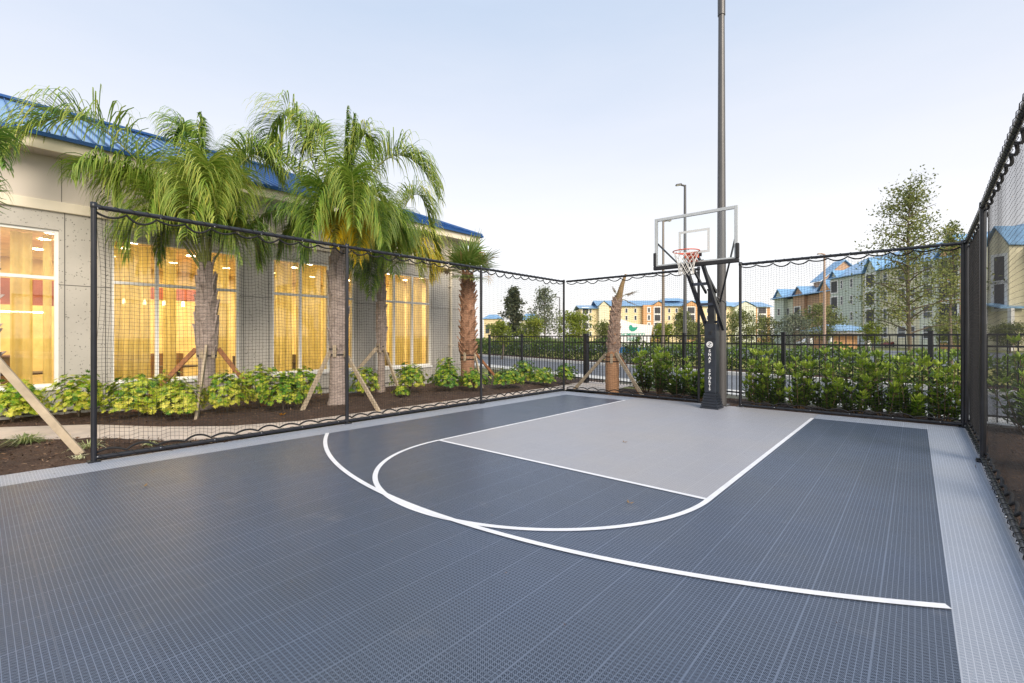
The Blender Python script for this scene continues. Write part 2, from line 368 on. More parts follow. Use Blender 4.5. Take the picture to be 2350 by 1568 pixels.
# road beyond the fence (runs askew to the court)
def rl(x, off): return (x, 11.585 - .33 * x + off)
def strip(name, o0, o1, z, m, x0=-70, x1=60, thick=0, kind='structure', **k):
    return sheet(name, [rl(x0, o0), rl(x1, o0), rl(x1, o1), rl(x0, o1)], z, m, thick=thick, **k)
strip('pavement', .0, 1.05, .02, M['kerb'], thick=.12)
strip('road', 1.05, 7.1, -.08, M['asphalt'])
strip('kerb', 7.1, 7.45, .05, M['kerb'], thick=.15)
strip('mulch_strip', 7.45, 9.6, .04, M['mulch'])
strip('lawn', 9.6, 22, -.02, pm('dry_lawn', (.28, .26, .06), .9, .3, 1.))
strip('car_park', 22, 60, -.06, M['asphalt'])

# ------------------------------------------------------------------ hotel building
WX = -12.0; YA, YB = -6.0, 11.2
hotel = thing('hotel_building', 'single storey beige stone building with glowing windows and blue metal roof', 'building', (-12, 3, 0))
WIN = [(-1.28, 1.02, (-.5, .26)), (1.76, 4.08, (2.51, 3.30)), (4.81, 7.05, (5.53, 6.29)), (7.76, 9.81, (8.40, 9.08))]
Z0, Z1, ZT = .575, 3.47, 2.58
g = G(); t = .28
ys = [YA] + [q for w_ in WIN for q in w_[:2]] + [YB]
for k in range(0, len(ys), 2): g.box((WX - t, ys[k], Z0), (WX, ys[k + 1], Z1))
g.box((WX - t, YA, -.1), (WX, YB, Z0)); g.box((WX - t, YA, Z1), (WX, YB, 3.80))
g.box((WX - 9, YB - t, -.1), (WX - t, YB, 3.80))
g.build('stone_wall', M['stone'], hotel)
jm = pm('joint_shadow_gap', (.10, .095, .085), .9)
def joint(a, b, m=jm): g = G(); g.box(a, b); g.build('wall_joint', m, hotel)   # reveal joints cut in the stone
for w_ in WIN:
    for yy in w_[:2]:
        c_ = yy + (.08 if yy == w_[1] else -.08); joint((WX - .02, c_ - .006, -.05), (WX + .003, c_ + .006, 3.80))
for k in range(0, len(ys), 2):
    for zz in (Z0 - .03, ZT - .12): joint((WX - .02, ys[k], zz - .006), (WX + .0035, ys[k + 1], zz + .006))
joint((WX - .02, YA, .10), (WX + .012, YB, .13))
g = G(); g.box((WX - t, YA, 3.99), (WX - .02, YB - .02, 4.80)); g.box((WX - 9, YB - t, 3.99), (WX - t, YB - .02, 4.80))
g.build('upper_panel', M['panel'], hotel)
pj = pm('panel_joint_line', (.14, .13, .12), .9)
for yy in (-1.3, 1.06, 1.71, 4.12, 4.8, 7.1, 7.75, 9.85): joint((WX - .03, yy - .005, 3.99), (WX - .017, yy + .005, 4.80), pj)
g = G(); g.box((WX - t, YA, 3.80), (WX + .05, YB + .05, 3.99))
bevel(g.build('trim_band', M['cream'], hotel), .012)
# eaves
EX = WX + .42; ZE = 4.80; YE = YB + .45
g = G(); g.box((EX - .04, YA, ZE), (EX, YE, ZE + .24)); g.box((WX - 9, YE - .04, ZE), (EX - .04, YE, ZE + .24))
g.build('fascia', M['cream'], hotel)
g = G(); g.box((WX - t, YA, ZE + .001), (EX - .04, YE - .04, ZE + .03)); g.box((WX - 9, YB - t, ZE + .031), (WX - t, YE - .04, ZE + .05))
g.build('soffit', pm('soffit_board', (.42, .38, .34), .7), hotel)
g = G(); gs = G(); ze = ZE + .25; pit = .43; run = 5.0
e0, e1 = EX + .06, YE + .06
rg = (e0 - run, ze + pit * run)
V = [(e0, YA, ze), (e0, e1, ze), (rg[0], e1 - run, rg[1]), (rg[0], YA, rg[1]), (e0 - 2 * run, e1, ze), (e0 - 2 * run, YA, ze)]
g.add(V, [(0, 1, 2, 3), (2, 4, 5, 3)]); g.add(V, [(1, 4, 2)])
for yy in np.arange(YA + .1, e1, .205):
    d = min(run, e1 - yy)
    if d > .15: gs.bar((e0, yy, ze + .02), (e0 - d, yy, ze + pit * d + .02), .02, .05)
for xx in np.arange(e0 - .4, e0 - 2 * run, -.41):
    d = min(e0 - xx, xx - (e0 - 2 * run)); gs.bar((xx, e1, ze + .02), (xx, e1 - d, ze + pit * d + .02), .03, .06)
gs.bar((e0, e1, ze + .04), (rg[0], e1 - run, rg[1] + .04), .16, .05); gs.bar((rg[0], e1 - run, rg[1] + .05), (rg[0], YA, rg[1] + .05), .22, .06)
gs.box((e0 - .01, YA, ze - .05), (e0 + .03, e1 + .03, ze + .02)); gs.box((e0 - 2 * run, e1 - .01, ze - .05), (e0 - .01, e1 + .03, ze + .02))
ro = g.build('roof', M['roof'], hotel)
# windows
def seamfix(o, parent):   # sub-parts: vertices are world minus the thing's origin
    me = o.data; co = np.empty(len(me.vertices) * 3); me.vertices.foreach_get('co', co)
    co = co.reshape(-1, 3) - np.array(parent['_o']); me.vertices.foreach_set('co', co.ravel()); me.update()
def sub(gm, name, m, part, root, **k):
    o = gm.build(name, m, None, **k); seamfix(o, root); o.parent = part; return o
sub(gs, 'roof_seam', M['seam'], ro, hotel)
for a, b, mul in WIN:
    g = G(); f = .055; xa, xb = WX - .13, WX - .035
    g.box((xa, a, Z0), (xb, a + f, Z1)); g.box((xa, b - f, Z0), (xb, b, Z1))
    g.box((xa, a + f, Z1 - f), (xb, b - f, Z1)); g.box((xa, a + f, Z0), (xb, b - f, Z0 + f))
    for mm in mul: g.box((xa, mm - .03, Z0 + f), (xb, mm + .03, Z1 - f))
    cols = [a + f] + [q for mm in mul for q in (mm - .03, mm + .03)] + [b - f]
    for k in range(0, len(cols), 2): g.box((xa, cols[k], ZT - .03), (xb, cols[k + 1], ZT + .03))
    g.box((WX - .034, a - .02, Z0 - .06), (WX + .04, b + .02, Z0 + .002))
    wf = g.build('window', M['white'], hotel)
    for k in range(0, len(cols), 2):
        for z0, z1 in ((Z0 + f, ZT - .03), (ZT + .03, Z1 - f)):
            p = G(); xm = (xa + xb) / 2
            p.add([(xm, cols[k], z0), (xm, cols[k + 1], z0), (xm, cols[k + 1], z1), (xm, cols[k], z1)], [(0, 1, 2, 3)])
            sub(p, 'pane', M['glass'], wf, hotel)
g = G(); g.tube([(WX + .06, 10.62, .1), (WX + .06, 10.62, 4.7)], .045, 10); g.box((WX + .0, 10.55, 3.2), (WX + .11, 10.69, 3.24)); g.box((WX, 10.55, 1.2), (WX + .11, 10.69, 1.24))
g.build('downspout', M['cream'], hotel)
# lit room behind the glass
XB = -18.2
g = G(); g.box((XB - .1, YA, 0), (XB, YB - .3, 3.7)); g.box((XB, YA - .1, 0), (WX - t - .01, YA, 3.7)); g.box((XB, YB - .3, 0), (WX - t - .01, YB - .29, 3.7))
g.build('room_wall', pm('warm_room_wall', (.70, .58, .28), .8), hotel)
g = G(); g.box((XB, YA, -.02), (WX - t, YB - .3, .02)); g.build('room_floor', pm('room_carpet', (.22, .15, .06), .9), hotel)
g = G(); g.box((XB, YA, 3.62), (WX - t - .01, YB - .3, 3.7)); g.build('room_ceiling', pm('room_ceiling_paint', (.80, .68, .46), .8), hotel)
g = G()
g.box((-14.9, -5.5, 2.2), (-14.6, 2.2, 2.75)); g.box((-15.4, 3.0, 2.5), (-15.1, 4.2, 2.8))
g.build('red_soffit', pm('red_soffit_paint', (.30, .085, .05), .6), hotel)
g = G(); g.box((-15.6, -4.8, .02), (-15.0, .7, 1.05)); g.box((-15.65, -4.85, 1.051), (-14.95, .75, 1.09)); g.box((-17.6, 2.0, .02), (-17.0, 4.2, 1.0))
g.build('counter', pm('counter_wood', (.16, .085, .035), .5), hotel)
g = G(); g.box((-16.9, -4.8, 1.55), (-16.86, .2, 2.35), 0)
g.build('red_wall_panel', pm('red_panel', (.32, .12, .08), .6), hotel)
lamp = emis('recessed_lamp', (1, .82, .55), 22)
for k, (xx, yy) in enumerate([(x_, y_) for x_ in (-13.3, -14.3, -16.0) for y_ in np.arange(-4.4, 10.6, 1.35)]):
    g = G(); g.lathe([(.0, -.006), (.085, -.006), (.10, 0)], (xx, yy, 3.612), 14); g.build('ceiling_light', lamp, hotel)
g = G(); g.box((-14.59, -5.4, 2.02), (-14.55, 1.0, 2.05)); g.build('shelf_light', emis('shelf_lamp', (1, .75, .40), 12), hotel)
for (yy, sy) in ((-2.4, 5.5), (3.0, 4.0), (7.9, 4.4)):
    L = bpy.data.lights.new('room_lamp', 'AREA'); L.energy = 165; L.color = (1, .79, .45); L.shape = 'RECTANGLE'; L.size = 4.2; L.size_y = sy
    lo = bpy.data.objects.new('room_lamp', L); COL.objects.link(lo); lo.location = (-15.2, yy, 3.55)
pl = emis('pendant_lamp', (1, .80, .5), 7); dw = pm('dark_furniture', (.06, .04, .025), .5)
for yy in (1.95, 2.35, 2.75, 3.15, 3.55, 3.95):
    g = G(); g.lathe([(.01, .12), (.03, .10), (.035, 0), (.0, -.01)], (-14.4, yy, 2.3), 10); g.build('pendant_lamp', pl, hotel)
for xx, yy in ((-13.6, -.5), (-13.8, .6), (-13.7, 2.3), (-14.2, 3.4), (-13.8, 5.4), (-14.0, 6.5), (-13.7, 8.4)):
    g = G(); g.lathe([(.25, 0), (.25, .03), (.04, .05), (.04, .70), (.42, .71), (.42, .75), (0, .75)], (xx, yy, .02), 16); g.build('table', dw, hotel)
    for sg in (-1, 1):
        g = G(); g.box((xx - .2, yy + sg * .6 - .2, .42), (xx + .2, yy + sg * .6 + .2, .48)); g.box((xx - .2, yy + sg * .8 - .02, .48), (xx + .2, yy + sg * .8 + .02, .98))
        for lx_ in (-.18, .18):
            for ly_ in (-.18, .18): g.box((xx + lx_ - .015, yy + sg * .6 + ly_ - .015, .02), (xx + lx_ + .015, yy + sg * .6 + ly_ + .015, .42))
        g.build('chair', dw, hotel)
# sheer curtains
def drape(y0, y1, lab, zz=3.42):
    n = max(8, int((y1 - y0) / .018)); yy = np.linspace(y0, y1, n)
    ph = rng.uniform(0, 6); xx = WX - .42 + .06 * np.sin(yy * 2 * math.pi / .15 + ph + 1.2 * np.sin(yy * 5)) + .03 * np.sin(yy * 23 + ph)
    V = np.concatenate([np.stack([xx, yy, np.full(n, .12)], 1), np.stack([xx * .999, yy, np.full(n, 1.7)], 1), np.stack([WX - .42 + (xx - WX + .42) * .8, yy, np.full(n, zz)], 1)])
    i = np.arange(n - 1); g = G()
    for q in (0, n): g.add(V, np.stack([q + i, q + i + 1, q + n + i + 1, q + n + i], 1), smooth=True)
    g.build('curtain', M['curtain'], None, label=lab, category='curtain', group='sheer curtains behind the windows')
drape(-1.2, -.75, 'olive sheer curtain at the frame edge of the leftmost window')
drape(.02, .20, 'narrow olive curtain strip in the middle of the leftmost window')
drape(.42, .70, 'wide olive curtain strip right of centre in the leftmost window')
drape(.84, .96, 'olive curtain strip by the right frame of the leftmost window')
drape(1.82, 2.48, 'sheer yellow curtain behind the first bay of the window left of the front palm')
drape(2.70, 2.95, 'thin yellow curtain beside the trunk of the leftmost braced palm')
drape(3.34, 4.0, 'gathered golden curtain in the bay just right of the leftmost braced palm')
drape(4.87, 5.5, 'golden curtain in the left bay of the window by the tallest palm')
drape(5.57, 6.26, 'golden curtain in the middle bay of the window by the tallest palm')
drape(6.35, 6.98, 'lime tinted curtain showing past the net post by the tallest palm')
drape(7.82, 8.37, 'pale green curtain behind the slim palm in the farthest window')
drape(8.44, 9.05, 'pale green curtain in the middle bay of the farthest window')
drape(9.12, 9.75, 'pale green curtain at the right end of the farthest window')
# utility box
u = thing('utility_box', 'small grey utility box on the mulch behind the tallest palm trunk', 'utility box', (-10.9, 6.25, .03))
g = G(); g.box((-11.03, 6.1, .05), (-10.77, 6.4, .62)); bevel(g.build('cabinet', pm('grey_box_paint', (.33, .36, .36), .5), u), .015)
g = G(); g.box((-11.05, 6.08, .621), (-10.75, 6.42, .66)); g.build('lid', pm('grey_lid_paint', (.38, .41, .41), .5), u)
g = G(); g.tube([(-10.9, 6.25, -.02), (-10.9, 6.25, .05)], .06, 8); g.build('base', M['black'], u)

# ------------------------------------------------------------------ net fences
HN = 3.05
def net_fence(name, label, A, B, posts, bulge=1, seed=0, wav=1.0, tw=.0020, sg=1.0):
    r = np.random.default_rng(seed)
    A = np.array([*A, 0.]); B = np.array([*B, 0.]); L = np.linalg.norm(B - A); d = (B - A) / L; nrm = np.array([-d[1], d[0], 0]) * bulge
    root = thing(name, label, 'net fence', tuple((A + B) / 2), 'black net fences round the court')
    Zv = np.array([0, 0, 1.])
    for s_ in posts:
        p = A + d * s_; g = G(); g.tube([p, p + Zv * HN], .030, 12); g.lathe([(.0, .045), (.034, .04), (.036, -.02), (.031, -.03)], tuple(p + Zv * HN), 12)
        g.box(tuple(p - [.06, .06, .004]), tuple(p + [.06, .06, .012]))
        po = g.build('post', M['black'], root)
    g = G(); g.tube([A + Zv * (HN - .01), B + Zv * (HN - .01)], .028, 10); g.build('top_rail', M['black'], root)
    g = G(); g.tube([A + Zv * .045, B + Zv * .045], .026, 10); g.build('bottom_rail', M['black'], root)
    # scalloped border ropes
    sp = .305; n = int(L / sp); ss = np.linspace(0, L, n * 8 + 1); ph = (ss / L * n) % 1.0
    amp = np.repeat(r.uniform(.45, 1.25, n), 8); amp = np.append(amp, 1.)
    sag = 4 * ph * (1 - ph) * amp
    top = A + d * ss[:, None] + Zv * (HN - .05 - .068 * sg * sag)[:, None] + nrm * (.02 + .02 * sag)[:, None]
    bot = A + d * ss[:, None] + Zv * (.085 + .05 * sag)[:, None] + nrm * (.02 + .02 * sag)[:, None]
    g = G(); g.tube(top, .0135, 6); g.build('border_rope', M['rope'], root)
    g = G(); g.tube(bot, .0135, 6); g.build('border_rope', M['rope'], root)
    for z, rr_ in ((HN - .012, .036), (.047, .034)):
        q = np.linspace(0, L, n * 14 + 1); a = q / L * n * 2 * math.pi * 2
        g = G(); g.tube(A + d * q[:, None] + nrm * (rr_ * np.cos(a))[:, None] + Zv * (z + rr_ * np.sin(a))[:, None], .0035, 4, 0, .5, False)
        g.build('lacing', M['rope'], root)
    for k in range(0, n + 1, 2):
        p = A + d * (L * (k + .1) / n) - nrm * .03
        for z in (HN - .03, .055):
            g = G(); g.lathe([(0, .006), (.008, .004), (.009, -.004), (0, -.006)], tuple(p + Zv * z), 6); g.build('clip', M['steel'], root)
    # netting
    ms = .0476; nv = int((L - .06) / ms); s_ = np.linspace(.04, L - .04, nv)
    def W(S, Z):
        e = np.minimum(S, L - S); t = np.exp(-e / .22)
        pp = np.array(posts); 
        o = wav * (.035 * np.sin(S * .9 + 1) * np.sin(Z * 1.0) + .012 * np.sin(S * 5.1 + Z * 3) + .03 * t * np.sin(Z * 7 + S * 3))
        ds_ = wav * (.018 * t * np.sin(Z * 9.5 + seed) + .010 * np.sin(Z * 2.3 + S * .7) + .005 * np.sin(Z * 11 + S * 4.2))
        phs = (S / L * n) % 1.0; k = 4 * phs * (1 - phs)
        zt = HN - .055 - .068 * sg * k; zb = .09 + .05 * k
        u_ = Z; zz = zb + (zt - zb) * u_ + .012 * np.sin(S * 2.1 + u_ * 6) * np.sin(u_ * math.pi) + .012 * t * np.sin(S * 14)
        return A + d * (S + ds_)[..., None] + nrm * (o + .03)[..., None] + Zv * zz[..., None]
    u_ = np.linspace(0, 1, 19)
    g = G()
    for q in s_: g.tube(W(np.full(19, q), u_), tw, 3, 0, .5, False)
    nh = int((HN - .15) / ms); seg = max(24, int(L / .1)); S = np.linspace(.04, L - .04, seg)
    for k in range(nh + 1): g.tube(W(S, np.full(seg, k / nh)), tw, 3, 0, .5, False)
    g.build('netting', M['twine'], root)
    return root
net_fence('net_fence', 'long black net fence along the left edge of the court', (-7.4, .93), (-7.4, 10.75), (0, 3.27, 6.55, 9.82), seed=1)
net_fence('net_fence', 'black net fence panel at the back, left of the hoop', (-7.33, 10.78), (-3.72, 10.78), (3.61,), seed=2)
net_fence('net_fence', 'black net fence panel at the back, right of the hoop', (-2.82, 10.70), (.60, 10.70), (0, 3.42), seed=3)
net_fence('net_fence', 'black net fence seen edge on from far corner to thick post', (.618, 7.94), (.64, 10.72), (0, 2.74), bulge=-1, seed=4, wav=.12, sg=.5)
net_fence('net_fence', 'nearest black net fence cut off by the right picture edge', (.51, .9), (.612, 7.86), (0, 6.96), bulge=-1, seed=5, wav=.15, tw=.0013, sg=.5)

# ------------------------------------------------------------------ picket fences
def picket(label, A, B, posts, wide=(), H=1.53):
    A = np.array(A); B = np.array(B); L = np.linalg.norm(B - A); d = (B - A) / L
    root = thing('picket_fence', label, 'fence', ((A[0] + B[0]) / 2, (A[1] + B[1]) / 2, 0), 'black metal picket fences')
    P = lambda s_, z: (A[0] + d[0] * s_, A[1] + d[1] * s_, z)
    for s_ in posts:
        hw = .065 if s_ in wide else .036; x, y, _ = P(s_, 0)
        g = G(); c = np.array([x, y]); e = np.array([-d[1], d[0]])
        poly = [tuple(c + d * a * hw + e * b_ * hw) for a, b_ in ((-1, -1), (1, -1), (1, 1), (-1, 1))]
        g.prism(poly, -.1, H + .05); g.prism([tuple(c + (np.array(p) - c) * 1.15) for p in poly], H + .05, H + .075)
        g.build('post', M['black'], root)
    ends = sorted(set([0, L] + list(posts)))
    for s0, s1 in zip(ends[:-1], ends[1:]):
        if s1 - s0 < .15: continue
        g = G(); n = max(1, int(round((s1 - s0) / .118)))
        for q in np.linspace(s0, s1, n + 1)[1:-1]: g.bar(P(q, .06), P(q, H - .016), .018, .018)
        for z in (H, H - .20, .16): g.bar(P(s0, z), P(s1, z), .03, .034)
        g.build('picket_panel', M['black'], root)
    return root
FA = (-7.95, 13.0); FD = (1, -.2)
fx = [on_line(p, *FA, *FD) for p in (1345, 1570, 1798, 2136)]
dl = math.hypot(*FD)
S = [math.hypot(p[0] - fx[0][0], p[1] - fx[0][1]) for p in fx]
EndB = (fx[0][0] + FD[0] * 20, fx[0][1] + FD[1] * 20)
picket('black metal picket fence behind the shrubs and the hoop', fx[0], EndB, S + [S[3] + 2.4 * q for q in range(1, 5)], (S[0],))
lf = [on_line(p, -8, 13.05, 1, 0) for p in (1122, 1197)]
A2 = (-12.4, 13.08); picket('shorter picket fence between building corner and thick gate post', A2, (fx[0][0] - .07, 13.03), [lf[0][0] - A2[0], lf[1][0] - A2[0]])

# ------------------------------------------------------------------ basketball hoop
hx, hy = -3.22, 10.12
hoop = thing('basketball_hoop', 'black padded basketball hoop with clear backboard and orange rim', 'basketball hoop', (hx, hy, 0))
pad = pm('pad_vinyl', (.020, .025, .036), .38, .25, 6, 0, .05, 30)
blk = M['black']; arm = pm('hoop_arm_steel', (.016, .018, .024), .3, .2, 5)
g = G()
def ringbox(prof):       # stacked rectangular rings
    V = []
    for hw, hd, z, cy in prof: V += [(hx - hw, cy - hd, z), (hx + hw, cy - hd, z), (hx + hw, cy + hd, z), (hx - hw, cy + hd, z)]
    m = len(prof); F = []
    for i in range(m - 1):
        for j in range(4): F.append((i * 4 + j, i * 4 + (j + 1) % 4, i * 4 + 4 + (j + 1) % 4, i * 4 + 4 + j))
    g.add(V, F); g.add(V[-4:], [(0, 1, 2, 3)])
ringbox([(.118, .125, .34, hy), (.118, .125, 1.765, hy)])
po = bevel(g.build('pole_pad', pad, hoop), .018, 3)
g = G(); g.box((hx - .118, hy - .131, 1.44), (hx + .118, hy - .1255, 1.462)); g.box((hx - .03, hy - .133, 1.54), (hx + .03, hy - .1265, 1.60))
sub(g, 'pad_strap', blk, po, hoop)
g = G(); prof = []
for k in range(6):
    z = .055 * k; a = .178 - .0105 * k
    prof += [(a, a + .01, z, hy), (a, a + .01, z + .038, hy), (a - .024, a - .014, z + .041, hy), (a - .024, a - .014, z + .055, hy)]
ringbox(prof + [(.112, .12, .345, hy)])
g.build('base_boot', pad, hoop)
g = G(); g.box((hx - .065, hy - .065, 1.7), (hx + .065, hy + .065, 2.46)); g.box((hx - .08, hy - .075, 2.461), (hx + .08, hy + .075, 2.50))
bevel(g.build('mast', arm, hoop), .008)
for sx in (-.165, .165):
    g = G(); g.bar((hx + sx, hy + .22, 1.66), (hx + sx, 9.02, 2.93), .055, .10)
    bevel(g.build('arm', arm, hoop), .006)
    g = G(); g.bar((hx + sx * .62, hy - .05, 2.42), (hx + sx * .62, 9.0, 3.02), .035, .05); g.build('upper_arm', arm, hoop)
bl = pm('skylit_crossbar_steel', (.05, .065, .11), .25, .1, 5)  # bluer than the arms: light from the sky put into the colour
for tt in (.10, .38, .68):
    p = np.array([hx, hy + .22, 1.66]) * (1 - tt) + np.array([hx, 9.02, 2.93]) * tt
    g = G(); g.bar(p + [-.137, 0, .02], p + [.137, 0, .02], .10, .05); g.build('crossbar', bl, hoop)
g = G(); g.bar((hx + .10, hy + .12, 2.2), (hx + .10, hy - .55, 2.55), .03, .03); g.tube([(hx + .05, hy + .15, 2.35), (hx + .22, hy + .2, 2.2), (hx + .22, hy + .2, 2.05)], .012, 6)
g.build('lift_crank', arm, hoop)
# backboard
BX0, BX1, BY, BZ0, BZ1 = -3.92, -2.38, 8.86, 2.86, 3.835
fm = pm('board_frame_alu', (.50, .52, .53), .4, .08, 4, .3)
g = G(); f = .058
g.box((BX0, BY, BZ0), (BX0 + f, BY + .04, BZ1)); g.box((BX1 - f, BY, BZ0), (BX1, BY + .04, BZ1))
g.box((BX0 + f, BY, BZ1 - f), (BX1 - f, BY + .04, BZ1)); g.box((BX0 + f, BY, BZ0), (BX1 - f, BY + .04, BZ0 + f))
bo = bevel(g.build('backboard', fm, hoop), .005)
g = G(); g.box((BX0 + f, BY + .012, BZ0 + f), (BX1 - f, BY + .024, BZ1 - f)); sub(g, 'glass', M['board_glass'], bo, hoop)
bc = (BX0 + BX1) / 2
g = G(); tz0 = 3.06; tw = .045
g.box((bc - .29, BY + .006, tz0), (bc - .29 + tw, BY + .0115, tz0 + .45)); g.box((bc + .29 - tw, BY + .006, tz0), (bc + .29, BY + .0115, tz0 + .45))
g.box((bc - .29 + tw, BY + .006, tz0 + .45 - tw), (bc + .29 - tw, BY + .0115, tz0 + .45)); g.box((bc - .29 + tw, BY + .006, tz0), (bc + .29 - tw, BY + .0115, tz0 + tw))
sub(g, 'target_square', pm('target_paint', (.62, .63, .63), .5, .05), bo, hoop)
g = G(); q = .022
g.box((BX0 - q, BY - q, BZ0 - .045), (BX1 + q, BY + .05, BZ0 + .03)); g.box((BX0 - q, BY - q, BZ0 + .031), (BX0 + .035, BY + .05, BZ0 + .30)); g.box((BX1 - .035, BY - q, BZ0 + .031), (BX1 + q, BY + .05, BZ0 + .30))
bevel(sub(g, 'edge_pad', pm('edge_pad_rubber', (.018, .018, .021), .6), bo, hoop), .012)
for xa, za, xb, yb, zb in ((BX0 + .03, 3.36, hx - .15, 9.25, 2.72), (BX1 - .03, 3.36, hx + .17, hy - .02, 2.22)):
    g = G(); g.tube([(xa, BY + .05, za), (xb, yb, zb)], .018, 8); g.build('brace_rod', arm, hoop)
# rim and net
rc = np.array([bc, BY - .38, 3.05]); rr_ = .2286
orange = pm('rim_orange', (.60, .075, .02), .4, .1, 8)
a = np.linspace(0, 2 * math.pi, 49)
g = G(); g.tube(rc + np.stack([rr_ * np.cos(a), rr_ * np.sin(a), 0 * a], 1), .010, 8, 0, .5, False)
g.box((bc - .11, BY - .16, 2.965), (bc + .11, BY - .025, 3.035)); g.add([(bc - .10, BY - .03, 2.90), (bc + .10, BY - .03, 2.90), (bc + .05, BY - .20, 3.03), (bc - .05, BY - .20, 3.03)], [(0, 1, 2, 3)])
for sx in (-1, 1): g.bar((bc + sx * .10, BY - .15, 3.03), (bc + sx * .17, BY - .26, 3.04), .014, .014)
rim = g.build('rim', orange, hoop)
g = G(); g.box((bc - .085, BY - .045, 2.99), (bc + .16, BY - .026, 3.05)); sub(g, 'spring_housing', arm, rim, hoop)
g = G()
lev = [(0, .215), (.07, .20), (.14, .17), (.21, .148), (.28, .135), (.35, .13), (.41, .135)]
for k in range(12):
    for sgn in (1, -1):
        P = []
        for i, (z_, q_) in enumerate(lev):
            an = 2 * math.pi * (k + sgn * i * .5) / 12; P.append(rc + np.array([q_ * math.cos(an), q_ * math.sin(an), -z_ - .012 + .012 * math.sin(k * 2.1 + i)]))
        g.tube(np.array(P), .0042, 4, 0, .5, False)
g.build('net', pm('net_cord', (.72, .70, .66), .8), hoop)
# lettering on the pad: stacked upright letters
def text_mesh(s_, size, m, name, bold=0.0, ext=.001):
    cu = bpy.data.curves.new('t', 'FONT'); cu.body = s_; cu.size = size; cu.align_x = 'CENTER'; cu.align_y = 'CENTER'; cu.extrude = ext; cu.offset = bold
    o = bpy.data.objects.new('t', cu); COL.objects.link(o); dg = bpy.context.evaluated_depsgraph_get()
    me = bpy.data.meshes.new_from_object(o.evaluated_get(dg)); bpy.data.objects.remove(o); bpy.data.curves.remove(cu)
    me.materials.clear(); me.materials.append(m); o = bpy.data.objects.new(name, me); COL.objects.link(o); return o
wht = pm('white_print', (.80, .80, .80), .5, .04)
def letters(word, ztop, step, size):
    V = []; F = []
    g = G()
    for k, ch in enumerate(word):
        o = text_mesh(ch, size, wht, 'x', .0025)
        me = o.data; co = np.empty(len(me.vertices) * 3); me.vertices.foreach_get('co', co); co = co.reshape(-1, 3)
        w_ = np.stack([hx - .005 + co[:, 0] * .95, hy - .1275 - co[:, 2], ztop - k * step + co[:, 1]], 1)
        for p in me.polygons: g.add(w_[list(p.vertices)], [list(range(len(p.vertices)))])
        bpy.data.objects.remove(o)
    return g
sub(letters('SNAP', 1.20, .075, .078), 'lettering', wht, po, hoop)
sub(letters('SPORTS', .79, .076, .078), 'lettering', wht, po, hoop)
g = G(); n = 28; aa = np.arange(n) * 2 * math.pi / n; lc = (hx - .005, 1.335); rl_ = .066
g.add([(lc[0] + rl_ * math.cos(t_), hy - .1275, lc[1] + rl_ * math.sin(t_)) for t_ in aa], [list(range(n))])
em = sub(g, 'round_emblem', wht, po, hoop)
g = G()
for rot in (0, math.pi):
    tt = np.linspace(.3, 2.7, 14); q_ = .040
    P = np.stack([lc[0] + q_ * np.cos(tt + rot) * .95, np.full(14, hy - .1285), lc[1] + q_ * np.sin(tt + rot)], 1); g.tube(P, .0045, 4)
tt = np.linspace(-1, 1, 12); g.tube(np.stack([lc[0] + .022 * tt, np.full(12, hy - .1285), lc[1] + .026 * np.sin(tt * 2.6)], 1), .005, 4)
sub(g, 'emblem_swirl', pad, po, hoop)

# ------------------------------------------------------------------ light poles
lp = thing('light_pole', 'tall thick tapered grey pole standing right behind the basketball hoop', 'light pole', (-3.19, 10.66, 0))
pg = pm('pole_paint', (.10, .096, .096), .38, .12, 2, .2)
g = G(); g.tube([(-3.19, 10.66, z) for z in (-.05, 3, 6, 8.55)], [.102, .092, .076, .064], 20); g.build('pole', pg, lp)
g = G(); g.tube([(-3.19, 10.66, 8.5), (-3.19, 10.66, 9.3)], .078, 16); g.build('pole_collar', pg, lp)
g = G(); g.box((-3.33, 10.52, -.03), (-3.05, 10.80, .03)); g.build('base_plate', pg, lp)
g = G(); g.box((-3.24, 10.5, 9.3), (-2.69, 10.82, 9.42))
g.build('lamp_head', M['black'], lp)
def street_lamp(label, px, ytop, Z, armpx, col, rr=.09, boxy=False):
    b_ = at(px, ytop, Z); H = b_[2]; x, y = b_[0], b_[1]
    root = thing('street_lamp', label, 'street lamp', (x, y, 0), 'street lamps beyond the fence')
    m = pm('lamp_paint', col, .45, .1, 2)
    g = G(); g.tube([(x, y, -.1), (x, y, H * .5), (x, y, H)], [rr, rr * .8, rr * .6], 10); g.build('pole', m, root)
    e = at(armpx, ytop, Z); d = np.array([e[0] - x, e[1] - y, 0]); L = np.linalg.norm(d); d /= L
    P = np.array([[x, y, H - .05]]) + np.array([d * L * q + np.array([0, 0, .10 * math.sin(q * 1.6)]) for q in np.linspace(0, .55, 5)])
    g = G(); g.tube(P, rr * .5, 8); g.build('arm', m, root)
    g = G(); c = np.array([x, y, H + .05]) + d * L * .4; e2 = np.array([x, y, H + .0]) + d * L
    g.bar(c, e2, L * .42, L * .14); bevel(g.build('lamp_head', m, root), L * .04)
    g = G(); g.bar(c * .85 + e2 * .15 - [0, 0, L * .09], c * .1 + e2 * .9 - [0, 0, L * .09], L * .34, L * .03); g.build('lens', pm('lamp_lens', (.6, .6, .55), .3), root)
street_lamp('dark street lamp rising above the left half of the backboard', 1572, 425, 26, 1551, (.09, .09, .095), .11)
street_lamp('street lamp whose head shows through the upper left backboard glass', 1522, 507, 32, 1540, (.20, .16, .13), .12)
street_lamp('short pale street lamp in front of the green apartment block', 1892, 583, 48, 1876, (.38, .27, .20), .16)
street_lamp('slender distant street lamp beside the pale conical tree', 1284, 682, 62, 1270, (.20, .20, .22), .13)

